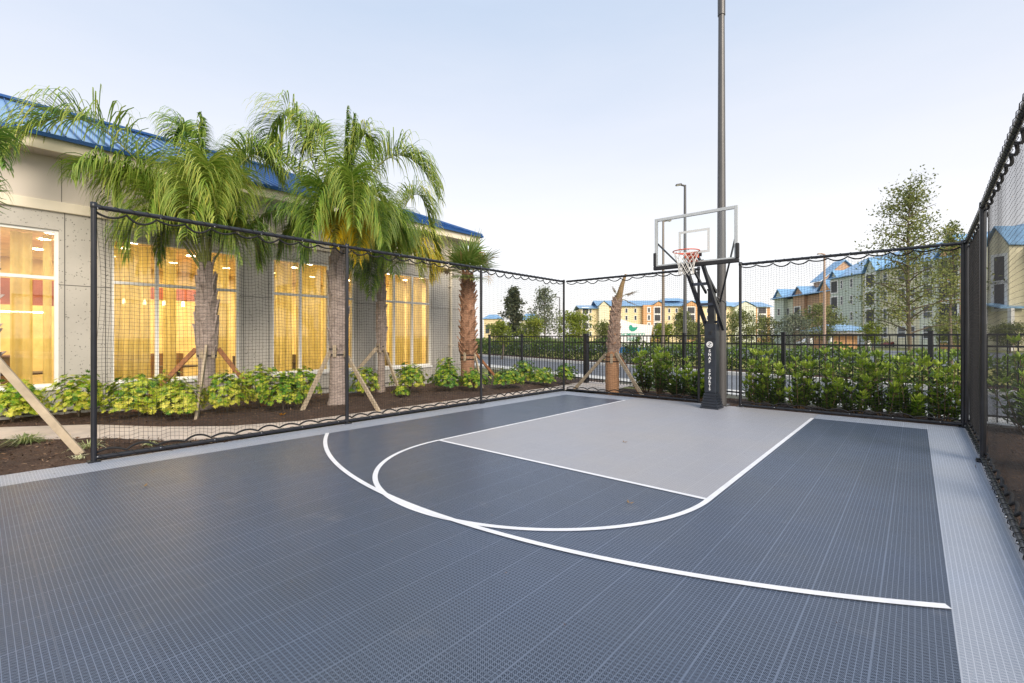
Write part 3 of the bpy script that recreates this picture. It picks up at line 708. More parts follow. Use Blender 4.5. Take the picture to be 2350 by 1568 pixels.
# ------------------------------------------------------------------ palms
def bez(a, c, b, n): t = np.linspace(0, 1, n)[:, None]; return (1 - t) ** 2 * a + 2 * t * (1 - t) * c + t * t * b
def frond(root, base, ctrl, tip, seed, ll=.62, yel=0.0, n=64, dark=0.0):
    r = np.random.default_rng(seed); base, ctrl, tip = map(np.asarray, (base, ctrl, tip))
    L = np.linalg.norm(ctrl - base) + np.linalg.norm(tip - ctrl); ctrl = ctrl + r.normal(0, .05, 3)
    C = bez(base, ctrl, tip, 40); g = G()
    g.tube(C, np.linspace(.020, .003, 40), 6, 1)
    tt = np.repeat(np.linspace(.20, .995, n), 4); m = len(tt); tt = np.clip(tt + r.uniform(-.007, .007, m), 0, .999)
    P = np.stack([np.interp(tt, np.linspace(0, 1, 40), C[:, k]) for k in range(3)], 1)
    T = unit(np.stack([np.interp(tt, np.linspace(0, 1, 40), np.gradient(C[:, k])) for k in range(3)], 1))
    up = np.array([0, 0, 1.]); S = np.cross(T, up); ln = np.linalg.norm(S, axis=1, keepdims=True)
    S = np.where(ln > .15, S / (ln + 1e-9), unit(np.cross(T, np.array([CA, SA, 0]))))
    U = np.cross(S, T); sd = np.tile([1, -1, 1, -1], m // 4)[:, None]; el = r.uniform(.1, 1.7, m)[:, None]
    D = unit(S * sd + U * el + T * (.35 + .55 * tt[:, None]))
    ln = 1.18 * ll * (.55 + .75 * np.sin(np.clip(tt * 1.05, 0, 1) * math.pi) ** .7) * r.uniform(.8, 1.15, m) * np.where(tt > .9, .75, 1)
    W = r.uniform(.017, .027, m); Nn = 6; pts = [P]; sides = []
    dd = D.copy()
    for k in range(Nn):
        dd = unit(dd + np.array([0, 0, -1.]) * (.05 + 1.05 * (k / Nn) ** 1.1) * r.uniform(.6, 1.5, m)[:, None])
        pts.append(pts[-1] + dd * (ln / Nn)[:, None])
        sides.append(unit(np.cross(dd, U + S * .6 * sd)))
    sides.append(sides[-1]); ws = [.5, 1., .98, .88, .7, .4, .05]
    pts = np.stack(pts, 1); sides = np.stack(sides, 1)
    wv = (W[:, None] * np.array(ws))[..., None] / 2
    V = np.stack([pts + sides * wv, pts - sides * wv], 2)          # m, N+1, 2, 3
    idx = np.arange(m * (Nn + 1) * 2).reshape(m, Nn + 1, 2)
    F = np.stack([idx[:, :-1, 0], idx[:, 1:, 0], idx[:, 1:, 1], idx[:, :-1, 1]], -1).reshape(-1, 4)
    v = np.clip(r.normal(.52 + yel - dark, .16, m), 0, .93 + .07 * (yel > .3)); 
    tipv = np.linspace(-.05, .14, Nn)
    g.add(V.reshape(-1, 3), F, 0, np.clip(v[:, None] + tipv, 0, .93 if yel < .3 else 1).ravel())
    return g.build('frond', [M['frond'], M['rachis']], root)
def trunk(root, pts, rad, m, boots, seed, bl=.22, bw=.07, out=.05, flat=False):
    r = np.random.default_rng(seed); pts = np.asarray(pts, float); n = 40
    t = np.linspace(0, 1, len(pts)); tt = np.linspace(0, 1, n)
    C = np.stack([np.interp(tt, t, pts[:, k]) for k in range(3)], 1); rd = np.interp(tt, t, rad) * (1 + r.normal(0, .025, n))
    g = G(); g.tube(C, rd, 18)
    for k in range(boots[0]):
        q = boots[1] + (boots[2] - boots[1]) * (k + r.random()) / boots[0]; an = k * 2.399 + r.normal(0, .15)
        p = np.array([np.interp(q, tt, C[:, j]) for j in range(3)]); R0 = np.interp(q, tt, rd)
        o = np.array([math.cos(an), math.sin(an), 0]); s_ = np.array([-math.sin(an), math.cos(an), 0]); L = bl * r.uniform(.7, 1.3); w_ = bw * r.uniform(.8, 1.25); ou = out * r.uniform(.5, 1.4)
        b0 = p + o * (R0 * .93); b1 = b0 + o * ou * .5 + np.array([0, 0, L * .55]); b2 = b0 + o * ou * 1.2 + s_ * r.normal(0, .02) + np.array([0, 0, L]); th = .02
        V = [b0 - s_ * w_, b0 + s_ * w_, b1 + s_ * w_ * .8, b1 - s_ * w_ * .8, b2 + s_ * w_ * .3, b2 - s_ * w_ * .3]
        V += [q_ - o * th * 1.5 + (0 if i < 2 else 0) for i, q_ in enumerate(V)]
        g.add(V, [(0, 1, 2, 3), (3, 2, 4, 5), (7, 6, 9, 8), (8, 9, 11, 10), (1, 7, 8, 2), (2, 8, 10, 4), (6, 0, 3, 9), (9, 3, 5, 11), (5, 4, 10, 11)], 1)
    return g.build('trunk', m if isinstance(m, list) else [m, m], root)
def strap(root, c, r_, z, nb=5):
    g = G(); 
    for dz in (0, .12): g.lathe([(r_ + .012, -.012), (r_ + .018, 0), (r_ + .012, .012)], (c[0], c[1], z + dz), 18)
    g.build('strap', M['rope'], root)
    for k in range(nb):
        an = k * 2 * math.pi / nb + .4; p = np.array([c[0] + (r_ + .005) * math.cos(an), c[1] + (r_ + .005) * math.sin(an), 0])
        g = G(); g.bar(p + [0, 0, z - .05], p + [0, 0, z + .20], .07, .03, up=(math.cos(an), math.sin(an), 0)); g.build('batten', M['wood'], root)
def brace(label, foot, top, m=None, wd=.085):
    f = np.array(foot, float); t_ = np.array(top, float); g = G(); d = t_ - f
    g.bar(f, t_, wd, .04, up=np.cross(d, [0, 0, 1.]))
    bevel(g.build('wooden_brace', m or M['wood'], None, label=label, category='brace', group='wooden braces propping the palms'), .005)

def queen(label, px, base, zc, fr, seed, r0, bulge, kink=0.0):
    root = thing('palm_tree', label, 'palm tree', (base[0], base[1], 0), 'palms planted beside the court')
    x, y = base; Z = depth(x, y); H = zc
    tr = trunk(root, [(x, y, -.05), (x, y, .25), (x + .01, y, 1.0), (x + .02, y + kink, H * .55), (x, y, H * .8), (x, y, H + .15)],
               [r0 * 1.25, r0 * 1.02, r0 * .92, r0 * bulge, r0 * bulge * .85, r0 * .5], M['qbark'], (46, .42, .97), seed, .34, .085, .045)
    strap(root, (x + .01, y), r0 * .98, 1.12)
    # green crown shaft
    g = G(); g.tube([(x, y, H - .1), (x, y, H + .25), (x, y, H + .55)], [r0 * .55, r0 * .42, r0 * .2], 12); g.build('crown_shaft', M['rachis'], root)
    for k, (c_, t_, dz, yl, dk, ll) in enumerate(fr):
        b_ = np.array([x, y, H + rng.uniform(.0, .25)]) + np.array([rng.normal(0, .04), rng.normal(0, .04), 0])
        frond(root, b_, at(*c_, Z + dz * .45), at(*t_, Z + dz), seed * 100 + k, ll, yl, 82, dk)
    return root, Z
P1 = (-10.65, 3.02); P2 = (-9.3, 5.06); P3 = (-10.8, 7.12)
queen('left queen palm with stout grey trunk and fronds over the blue roof', 416, P1, 2.66, [
    ((200, 105), (18, 350), -1.75, .06, 0, .78), ((285, 300), (255, 470), -.9, 0, 0, .62), ((345, 270), (330, 545), -1.3, .05, 0, .62),
    ((465, 190), (497, 505), -1.7, .12, 0, .62), ((525, 270), (545, 500), -.8, .1, 0, .6), ((560, 220), (645, 420), .5, .04, .05, .6),
    ((430, 190), (398, 320), .3, 0, .05, .5), ((445, 330), (463, 262), 0, 0, .05, .3), ((320, 380), (290, 590), -.6, .04, .08, .55),
    ((570, 430), (595, 610), .4, -.1, .1, .55), ((480, 400), (555, 600), -.6, .0, .05, .55), ((380, 400), (365, 600), -.1, .0, .1, .5),
    ((440, 240), (430, 540), -2.0, .1, 0, .6), ((240, 300), (165, 410), -1.5, .0, .05, .55)], 11, .155, 1.28)
queen('tallest queen palm in the centre of the bed with yellowing lower fronds', 778, P2, 3.32, [
    ((650, 70), (610, 385), .3, .08, 0, .66), ((610, 240), (518, 385), .3, .04, .05, .6), ((793, 380), (797, 245), 0, -.1, 0, .26),
    ((810, 360), (812, 262), .1, -.1, .0, .28), ((830, 210), (858, 350), .6, .05, 0, .5), ((905, 215), (1005, 455), .1, .08, 0, .66), ((815, 260), (812, 520), -1.8, .02, 0, .6),
    ((735, 300), (712, 555), -1.3, .0, .05, .6), ((865, 330), (880, 560), -1.1, .02, 0, .6), ((690, 400), (640, 590), .2, -.1, .12, .58),
    ((640, 410), (560, 545), .5, -.15, .15, .58), ((720, 450), (690, 610), -.5, -.1, .12, .55), ((770, 420), (768, 565), -.9, .48, 0, .42),
    ((835, 440), (822, 600), -.7, .48, 0, .42), ((900, 420), (935, 570), .5, 0, .1, .55), ((745, 170), (690, 350), .6, .06, 0, .6)], 12, .172, 1.15, .03)
queen('slimmer queen palm right of the tallest one, before the last window', 870, P3, 2.92, [
    ((960, 320), (990, 530), .3, .1, 0, .68), ((880, 450), (905, 630), -1.3, 0, .1, .6), ((930, 470), (965, 640), 0, .2, 0, .6), ((820, 470), (828, 650), -.5, -.1, .12, .6),
    ((835, 430), (795, 570), .5, -.1, .1, .6), ((905, 410), (940, 560), -1.1, .0, .05, .6), ((990, 510), (985, 640), .2, .38, 0, .6), ((860, 400), (845, 500), .8, 0, .1, .5),
    ((885, 420), (893, 478), 0, 0, 0, .35), ((1000, 470), (1010, 600), .6, .2, 0, .55), ((850, 520), (850, 680), -.9, -.1, .1, .5)], 13, .10, 1.12)
# braces
brace('pale upright brace plank in front of the left queen palm', (-9.5, 2.53, -.02), (P1[0] + .17, P1[1] - .05, 1.30), None, .14)
brace('thin reddish brace leaning from the left queen palm towards the leftmost net post', (-11.5, 2.0, -.02), (P1[0] - .12, P1[1] - .15, 1.25), M['redwood'])
brace('reddish brace leaning right from the left queen palm behind the shrubs', (-10.45, 4.05, -.02), (P1[0] + .05, P1[1] + .19, 1.26), M['redwood'])
brace('bare brace leaning left from the tallest queen palm', (-9.14, 4.2, -.02), (P2[0] + .03, P2[1] - .2, 1.16))
brace('bare brace running behind the net post, right of the tallest queen palm', (-8.06, 5.28, -.02), (P2[0] + .2, P2[1] + .05, 1.18))
brace('brown brace slanting down left from the slim queen palm', (-11.0, 5.9, -.02), (P3[0] + .0, P3[1] - .14, 1.2))
brace('grey brace slanting down right from the slim queen palm', (-9.95, 7.15, -.02), (P3[0] + .14, P3[1] + .0, 1.2))
# sabal palm
def fan(g, c, d, L, seed, v0, droop=.25, n=26):
    r = np.random.default_rng(seed); d = unit(np.array(d, float)); up = np.array([0, 0, 1.]); s_ = np.cross(d, up); s_ /= np.linalg.norm(s_) + 1e-9; u_ = np.cross(s_, d)
    th = np.linspace(-1.9, 1.9, n) + r.normal(0, .03, n)
    D = np.cos(th)[:, None] * d + np.sin(th)[:, None] * s_ + u_ * .1; D = unit(D)
    ln = L * (1 - .25 * np.abs(th) / 1.9) * r.uniform(.85, 1.1, n)
    P = np.repeat(c[None], n, 0); S_ = unit(np.cross(D, u_))
    m1 = P + D * ln[:, None] * .6; D2 = unit(D + np.array([0, 0, -1.]) * droop * r.uniform(.5, 2, n)[:, None]); m2 = m1 + D2 * ln[:, None] * .4
    w_ = (ln * .07)[:, None]
    V = np.stack([P - S_ * w_ * .12, P + S_ * w_ * .12, m1 + S_ * w_ / 2, m1 - S_ * w_ / 2, m2 + S_ * w_ * .05, m2 - S_ * w_ * .05], 1).reshape(-1, 3)
    b_ = np.arange(n)[:, None] * 6; v = np.clip(r.normal(v0, .12, n), 0, 1)
    g.add(V, b_ + np.array([0, 1, 2, 3]), 0, v); g.add(V, b_ + np.array([3, 2, 4, 5]), 0, np.clip(v + .12, 0, 1))
def sabal(label, base, H, r0, leaves, seed, bark_, lean=(0, 0), boots=(150, .26, .99), lm='brownfrond', prof=(1.0, .9, 1.0, .9, .55), out=.085):
    root = thing('palm_tree', label, 'palm tree', (base[0], base[1], 0), 'palms planted beside the court')
    x, y = base; lx, ly = lean
    trunk(root, [(x, y, -.05), (x, y, .9), (x + lx * .2, y + ly * .2, 1.15), (x + lx * .5, y + ly * .5, H * .72), (x + lx, y + ly, H)],
          [r0 * q for q in prof], bark_, boots, seed, .20, .065, out)
    strap(root, (x, y), r0 * .95, .85, 4)
    T = np.array([x + lx, y + ly, H])
    for k, (dx, dz, dd, L, pet, v0) in enumerate(leaves):
        d3 = np.array([*cw(dx, dd), dz]); d3 = d3 / np.linalg.norm(d3); g = G(); c = T + d3 * pet + np.array([0, 0, -.1 * pet])
        g.tube(bez(T - [0, 0, .1], T + d3 * pet * .5 + [0, 0, .06], c, 6), .010, 5, 1)
        fan(g, c, d3, L, seed * 50 + k, v0); g.build('fan_leaf', [M[lm], M['rachis']], root)
    return root, T
rs = np.random.default_rng(5)
lv = [(-.45, .9, -.2, .78, .62, .5), (.32, 1, -.1, .78, .62, .45), (.8, .6, -.3, .74, .55, .5), (-.85, .55, .1, .74, .6, .75), (.1, .85, -.9, .7, .55, .3), (0, 1.2, .3, .78, .6, .4),
      (-1, .15, -.4, .72, .6, .85), (.85, .25, -.6, .7, .5, .45), (.2, .35, -1, .66, .45, .35), (-.3, .5, -.9, .72, .5, .4), (.6, .9, .6, .66, .55, .55), (-.5, .8, .8, .66, .6, .6),
      (.4, -.3, -.8, .6, .4, .45), (-.35, -.25, -.9, .6, .4, .5), (.05, -.2, -1, .6, .4, .35), (-1.2, .3, .2, .72, .85, .95), (-.7, .1, .3, .7, .6, .9), (.15, .6, -.8, .7, .5, .5), (-.15, .2, -.9, .66, .4, .4)]
SB = (-10.0, 9.55)
sroot, ST = sabal('stout cabbage palm with woven brown boots at the building corner', SB, 3.38, .225, lv, 21, M['sbark'])
g = G(); g.tube(bez(ST, ST + np.array([*cw(.55, 0), 1.3]), ST + np.array([*cw(.62, -.1), -.1]), 14), np.linspace(.022, .006, 14), 6, 1, 1.); fan(g, ST + np.array([*cw(.62, -.1), -.1]), (.1, 0, -1), .3, 77, 1., .1, 10)
g.build('dead_frond', [M['deadfrond'], pm('dry_stalk', (.30, .19, .11), .8)], sroot)
brace('grey brace at the right foot of the stout cabbage palm', (-9.25, 9.42, -.02), (SB[0] + .2, SB[1] + .1, .98))
brace('brown plank brace showing behind the stout cabbage palm trunk', (-9.95, 11.0, -.02), (SB[0] + .12, SB[1] + .22, 1.0), M['redwood'])
# stub palm: freshly planted, almost leafless
SP = (-6.12, 11.16); Zs = depth(*SP)
lean = (.13, .09)
stub, TT = sabal('nearly leafless young palm leaning right in the back corner, with three braces', SP, 2.55, .185, [(-.5, .9, 0, .22, .2, .8), (.55, .2, -.3, .34, .28, .9), (.7, -.3, -.2, .34, .3, .6)], 22, [M['stubbark'], M['boot']], lean, (120, .42, .95), 'deadfrond', (1.0, .95, .80, .62, .38), .05)
g = G(); g.tube(bez(TT - [0, 0, .1], TT + [.06, .04, .3], TT + [.17, .1, .62], 8), np.linspace(.10, .03, 8), 8); g.build('spear_sheath', M['deadfrond'], stub)
brace('grey brace slanting left from the leafless palm to the path', (-7.33, 11.12, -.02), (SP[0] - .14, SP[1] - .06, 1.06))
brace('grey brace slanting right from the leafless palm towards the hoop', (-5.17, 11.02, -.02), (SP[0] + .15, SP[1] - .1, 1.08))
brace('brown brace behind the leafless palm, between its trunk and grey brace', (-5.45, 11.45, -.02), (SP[0] + .16, SP[1] + .08, 1.0), M['redwood'])
# palm cut by the left picture edge
EP = gp(-66, 1060, 0)
er, ET = sabal('palm at the left picture edge, only boots and a leaf tip showing', EP, 2.6, .17, [(-.3, .9, .1, .6, .7, .2), (-1, .4, .2, .6, .6, .3), (.25, .45, -.5, .45, .55, .2)], 23, M['qbark'], (0, 0), (120, .3, .98))
bt = at(-8, 300, depth(*EP)); frond(er, ET, at(-50, 190, depth(*EP) + .1), at(12, 385, depth(*EP) - .1), 991, .30, -.15, 50, .1)
brace('long pale brace crossing the walkway at the lower left', (-7.78, .9, -.03), at(-32, 800, depth(*EP) - .12))

# ------------------------------------------------------------------ shrubs
def schef(label, x, y, rad, H, seed, yellow):
    r = np.random.default_rng(seed); H *= 1.32; n = int(520 * (rad / .45) ** 2)
    root = thing('shrub', label, 'shrub', (x, y, 0), 'variegated shrubs in the building bed')
    ph = r.uniform(0, 2 * math.pi, n); ct = r.uniform(-.35, 1, n); st = np.sqrt(1 - ct ** 2); q = r.uniform(.55, 1.0, n) ** .6
    lump = 1 + .30 * np.sin(ph * 3 + seed + ct * 2) * st + .12 * np.sin(ph * 7 + seed * 2)
    O = np.stack([np.cos(ph) * st, np.sin(ph) * st, ct], 1)
    C = np.array([x, y, .05]) + O * q[:, None] * lump[:, None] * np.array([rad, rad, 0]) + np.stack([0 * ph, 0 * ph, H * (.42 + .58 * ct * q * np.where(ct > 0, lump, 1))], 1)
    ax = unit(O * np.array([.8, .8, .4]) + np.array([0, 0, .55]) + r.normal(0, .25, (n, 3)))
    a1 = unit(np.cross(ax, r.normal(0, 1, (n, 3)))); a2 = np.cross(ax, a1)
    g = G(); cv = np.clip(r.normal(.34 + yellow * (1 - .75 * (C[:, 2] / H)), .20, n), 0, 1); s_ = r.uniform(.040, .072, n)  # lower leaves yellower: variegation plus warm light put into the leaf colour
    for k in range(8):
        t_ = 2 * math.pi * k / 8 + r.normal(0, .1, n)
        D = unit(a1 * np.cos(t_)[:, None] + a2 * np.sin(t_)[:, None] + ax * .12 - np.array([0, 0, .28])); S_ = unit(np.cross(D, ax))
        g.rhomb(C, D, S_, s_, s_ * .42, 0, np.clip(cv + r.normal(0, .10, n), 0, 1), .08, .5)
    g.build('foliage', M['sch'], root)
    g = G()
    for k in range(7):
        an = r.uniform(0, 6.28); e = np.array([x + rad * .6 * math.cos(an), y + rad * .6 * math.sin(an), H * .7]); g.tube(bez(np.array([x, y, -.03]), np.array([x, y, H * .4]), e, 6), np.linspace(.012, .005, 6), 5)
    g.build('stem', M['tbark'], root)
SH = [(-11.55, .42, .40, .52, .55, 'yellow green shrub under the leftmost window beside the long brace'),
      (-11.3, 1.22, .38, .60, .50, 'dark and yellow shrub before the bare pier left of the net post'),
      (-10.55, 1.95, .52, .56, .45, 'wide yellow green shrub just right of the leftmost net post'),
      (-11.45, 2.55, .34, .55, .40, 'small green shrub behind the left palm, against its window sill'),
      (-9.85, 2.35, .42, .50, .62, 'bright yellow shrub in front of the left queen palm trunk'),
      (-9.9, 3.15, .40, .58, .60, 'yellow shrub right of the pale upright brace'),
      (-10.3, 3.85, .42, .62, .40, 'tall green and yellow shrub below the stone pier'),
      (-9.45, 4.0, .38, .56, .18, 'dark green shrub left of the bare leaning brace'),
      (-10.35, 4.75, .40, .56, .35, 'green shrub behind the tallest palm and its left brace'),
      (-10.0, 6.15, .34, .55, .40, 'shrub in the gap between the tallest and the slim queen palms'),
      (-10.1, 7.55, .42, .56, .45, 'yellow flecked shrub under the farthest window'),
      (-9.35, 6.75, .18, .22, .25, 'low small sprig at the foot of the slim palm grey brace'),
      (-9.55, 8.35, .42, .50, .05, 'dark green shrub left of the stout cabbage palm'),
      (-9.1, 8.95, .36, .42, .10, 'green shrub before the stout cabbage palm trunk'),
      (-10.7, 9.3, .30, .62, .30, 'shrub against the building corner behind the cabbage palm'),
      (-8.75, 9.95, .40, .42, .12, 'bright green low shrub just right of the third net post'),
      (-8.55, 11.2, .42, .40, .15, 'spreading lime green shrub left of the back corner post'),
      (-9.3, 11.3, .36, .55, .15, 'light green shrub against the shorter picket fence'),
      (-8.35, 12.2, .32, .48, .05, 'pale leafy shrub close to the thick gate post')]
for k, (x, y, rd, H, yl, lab) in enumerate(SH): schef(lab, x, y, rd, H, 300 + k, yl)

def clus(label, x, y, H, rad, seed, lightv=0.0, group='glossy shrubs along the picket fence'):
    r = np.random.default_rng(seed); root = thing('shrub', label, 'shrub', (x, y, 0), group)
    g = G(); gs = G(); ns = int(10 + 8 * rad / .4)
    for k in range(ns):
        an = r.uniform(0, 6.28); rr2 = rad * math.sqrt(r.random()); top = np.array([x + rr2 * math.cos(an), y + .75 * rr2 * math.sin(an), H * r.uniform(.30, 1.08)])
        b_ = np.array([x + .07 * math.cos(an), y + .07 * math.sin(an), -.03]); c_ = np.array([(b_[0] + top[0] * 2) / 3, (b_[1] + top[1] * 2) / 3, top[2] * .35])
        P = bez(b_, c_, top, 10); gs.tube(P, np.linspace(.012, .004, 10), 5)
        nw = 6
        for w_ in range(nw):
            q = .28 + .72 * w_ / (nw - 1); c = np.array([np.interp(q, np.linspace(0, 1, 10), P[:, j]) for j in range(3)]); m = 6 if w_ < nw - 1 else 9
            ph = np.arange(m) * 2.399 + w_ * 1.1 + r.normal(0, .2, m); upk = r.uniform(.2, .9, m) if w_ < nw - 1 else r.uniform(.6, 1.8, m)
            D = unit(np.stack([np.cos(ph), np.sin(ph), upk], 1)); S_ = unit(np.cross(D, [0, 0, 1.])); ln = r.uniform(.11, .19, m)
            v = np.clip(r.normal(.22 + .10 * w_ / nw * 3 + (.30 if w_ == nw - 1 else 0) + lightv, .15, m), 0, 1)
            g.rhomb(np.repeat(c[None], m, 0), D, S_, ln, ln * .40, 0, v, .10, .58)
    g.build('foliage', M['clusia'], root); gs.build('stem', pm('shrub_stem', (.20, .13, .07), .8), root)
CL = [(-5.55, 11.95, 1.0, .30, .05, 'slender glossy shrub rising behind the leafless palm braces'), (-5.0, 11.55, 1.15, .38, .05, 'tall glossy shrub midway between leafless palm and hoop'),
      (-4.45, 11.4, 1.0, .38, .0, 'bushy dark shrub left of the hoop, second before its pad'), (-3.95, 11.35, .62, .30, -.05, 'low dark shrub directly left of the hoop base'),
      (-2.62, 11.2, 1.1, .26, .08, 'upright shrub in the gap right of the tall grey pole'), (-2.3, 11.2, .85, .32, .05, 'thin shrub showing pavement through it, right of the net post'),
      (-1.82, 11.15, 1.1, .38, .02, 'dense shrub hiding the fence post right of the hoop'), (-1.32, 11.12, 1.15, .40, .04, 'tall bronze tipped shrub in the middle of the right net panel'),
      (-.85, 11.08, 1.12, .38, .0, 'leafy shrub above the right end of the lane line'), (-.42, 11.05, 1.02, .36, .04, 'broad shrub above the dark court corner'),
      (-.02, 11.02, 1.05, .36, .03, 'shrub immediately left of the wide fence post'), (.36, 11.0, 1.0, .28, .12, 'light green shrub tucked in the far right corner')]
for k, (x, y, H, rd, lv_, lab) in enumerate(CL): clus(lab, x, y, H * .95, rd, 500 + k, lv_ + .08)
for k, (x, y, H, rd, lab) in enumerate([(1.35, 10.6, 1.3, .5, 'dim shrub past the far corner, seen through the right net'), (2.3, 10.4, 1.3, .55, 'dim shrub farther right along the fence beyond the right net'),
        (1.45, 7.7, .55, .42, 'low leafy shrub outside the right net beside the thick post'), (1.35, 6.0, .62, .42, 'low shrub at the right picture edge outside the net'), (3.4, 10.1, 1.3, .55, 'rightmost dim shrub behind the nearest net')]):
    clus(lab, x, y, H, rd, 540 + k, .08, 'shrubs outside the right net')
def tuft(label, x, y, L, n, seed, vv):
    r = np.random.default_rng(seed); g = G(); ph = r.uniform(0, 6.28, n); el = r.uniform(.4, 1.6, n)
    D = unit(np.stack([np.cos(ph), np.sin(ph), el], 1)); P = np.array([x, y, .02]) + r.normal(0, .02, (n, 3)) * [1, 1, 0]
    ln = L * r.uniform(.6, 1.1, n); S_ = unit(np.cross(D, [0, 0, 1.])); w_ = .010
    m1 = P + D * ln[:, None] * .55; m2 = m1 + unit(D + [0, 0, -.9]) * ln[:, None] * .45
    V = np.stack([P - S_ * w_ / 2, P + S_ * w_ / 2, m1 + S_ * w_ / 2, m1 - S_ * w_ / 2, m2 + S_ * .001, m2 - S_ * .001], 1).reshape(-1, 3); b_ = np.arange(n)[:, None] * 6
    v = np.clip(r.normal(vv, .2, n), 0, 1); g.add(V, b_ + np.array([0, 1, 2, 3]), 0, v); g.add(V, b_ + np.array([3, 2, 4, 5]), 0, v)
    g.build('grass_tuft', M['grassblade'], None, label=label, category='grass tuft', group='striped grass tufts by the walkway')
tuft('striped grass tuft at the walkway edge, left of the long brace', -9.1, .46, .34, 150, 1, .5)
tuft('dry sparse grass tuft behind the foot of the long brace', -8.1, .98, .26, 70, 2, .75)
tuft('small green tuft at the foot of the first net panel', -7.75, 1.55, .14, 60, 3, .55)
tuft('low straw coloured tuft at the foot of the leftmost net post', -7.6, .82, .10, 40, 4, .95)
g = G(); r = np.random.default_rng(9); n = 9; ph = r.uniform(0, 6.28, n); D = unit(np.stack([np.cos(ph), np.sin(ph), r.uniform(.1, .8, n)], 1))
g.rhomb(np.repeat([[-8.85, 3.72, .04]], n, 0), D, unit(np.cross(D, [0, 0, 1.])), .10, .05, 0, .5)
g.build('fallen_leaf', leafm('orange_leaf', [(0, (.65, .28, .02)), (1, (.75, .42, .03))]), None, label='small orange yellow leaf sprig lying on the mulch', category='leaf')
for k, (p, lab) in enumerate((((1432, 1017), 'tiny brown dead leaf lying on the grey lane'), ((1443, 1158), 'tiny dry leaf inside the free throw circle'), ((330, 1118), 'dark leaf scrap near the left edge of the court'))):
    x, y = gp(*p); g = G(); D = unit(np.array([[.8, .5, .15], [-.6, .7, .2]])); g.rhomb(np.repeat([[x, y, .014]], 2, 0), D, unit(np.cross(D, [0, 0, 1.])), .05, .022, 0, .2, .2)
    g.build('dead_leaf', M['deadfrond'], None, label=lab, category='leaf', group='dead leaves on the court')

# ------------------------------------------------------------------ trees
def tree(name, label, px, ytop, Z, hwpx, m, seed, n=2200, shape='cone', ybase=775, leaf=.16, group='trees beyond the fence', gap=.0, lean=0):
    r = np.random.default_rng(seed); b_ = at(px, 775.5, Z); x, y = b_[0], b_[1]; H = at(px, ytop, Z)[2]; Rm = hwpx * Z / F_; zb = max(.2, at(px, ybase, Z)[2])
    root = thing(name, label, 'tree', (x, y, 0), group)
    g = G(); tp = np.array([[x, y, -.1], [x + r.normal(0, .08), y, H * .35], [x + r.normal(0, .12), y, H * .7], [x, y, H * .97]])
    g.tube(tp, np.array([.085, .06, .035, .010]) * max(1, H / 8), 8); g.build('trunk', M['tbark'], root)
    gl = G(); gb = G(); n = int(n * 1.5); nb = int(26 + Rm * 10); per = n // nb
    for k in range(nb):
        u_ = (k + r.random()) / nb; z0 = zb + (H - zb) * u_ * .92
        prof = {'cone': (1 - u_) ** .75 + .08, 'round': math.sqrt(max(.05, 1 - (2 * u_ - .85) ** 2 * .8)), 'slim': (1 - u_) ** .8 * (.75 + .35 * math.sin(u_ * 19 + seed)) + .10}[shape]
        L = Rm * prof * r.uniform(.65, 1.12); an = k * 2.399 + r.normal(0, .3); rise = r.uniform(.1, .6) * L
        c0 = np.array([np.interp(z0, tp[:, 2], tp[:, 0]), np.interp(z0, tp[:, 2], tp[:, 1]), z0]); e = c0 + np.array([math.cos(an) * L, math.sin(an) * L, rise])
        P = bez(c0, c0 + (e - c0) * .5 + [0, 0, .12 * L], e, 7); gb.tube(P, np.linspace(.03, .006, 7) * max(.6, H / 7), 5)
        ncl = max(2, int(3 + L * 1.6)); q = r.uniform(.25, 1.05, ncl)
        cl = np.stack([np.interp(q, np.linspace(0, 1, 7), P[:, j]) for j in range(3)], 1) + r.normal(0, .10 * Rm, (ncl, 3)) * [1, 1, .8]
        w_ = r.integers(0, ncl, per); sp = .07 * Rm + .09
        C = cl[w_] + r.normal(0, sp, (per, 3)) * [1, 1, .75]
        D = unit(r.normal(0, 1, (per, 3)) + [0, 0, .1]); S_ = unit(np.cross(D, r.normal(0, 1, (per, 3)))); ln = leaf * r.uniform(.7, 1.3, per)
        tone = r.normal(.45, .14, ncl)[w_]
        gl.rhomb(C, D, S_, ln, ln * .5, 0, np.clip(tone + r.normal(0, .13, per), 0, 1), .1)
    gl.build('crown', m, root); gb.build('limb', M['tbark'], root); return root
tree('tree', 'dark conical magnolia between third net post and corner post', 1178, 655, 40, 30, M['dusk'], 1, 2600, 'slim', 775, .24)
tree('tree', 'pale grey green conical tree left of the back corner post', 1250, 656, 42, 44, M['pale'], 2, 1700, 'cone', 770, .2)
tree('tree', 'low lime tree at the foot of the dark magnolia', 1152, 742, 34, 30, M['lime'], 3, 1500, 'round', 790, .16)
tree('tree', 'low lime tree in front of the pale conical tree', 1225, 728, 37, 34, M['lime'], 4, 1700, 'round', 790, .16)
tree('tree', 'wide yellow green tree behind the back corner post', 1318, 722, 46, 46, M['lime'], 5, 2600, 'round', 785, .2)
tree('tree', 'small olive tree left of the leafless palm', 1385, 742, 48, 24, M['olive'], 6, 1200, 'round', 785, .2)
tree('tree', 'olive conical tree between the two lamp poles under the backboard', 1566, 712, 46, 34, M['olive'], 7, 2000, 'cone', 785, .2)
tree('tree', 'low green tree right of the white sign', 1522, 748, 42, 30, M['lime'], 8, 1400, 'round', 790, .18)
tree('tree', 'green tree seen under the hoop arms beside the pad', 1600, 742, 48, 26, M['olive'], 9, 1200, 'round', 790, .2)
tree('tree', 'dark olive tree just right of the tall grey pole', 1700, 712, 50, 44, M['olive'], 10, 2600, 'round', 795, .2)
tree('tree', 'olive tree in front of the distant pale green gable', 1752, 728, 52, 34, M['olive'], 11, 1800, 'round', 795, .2)
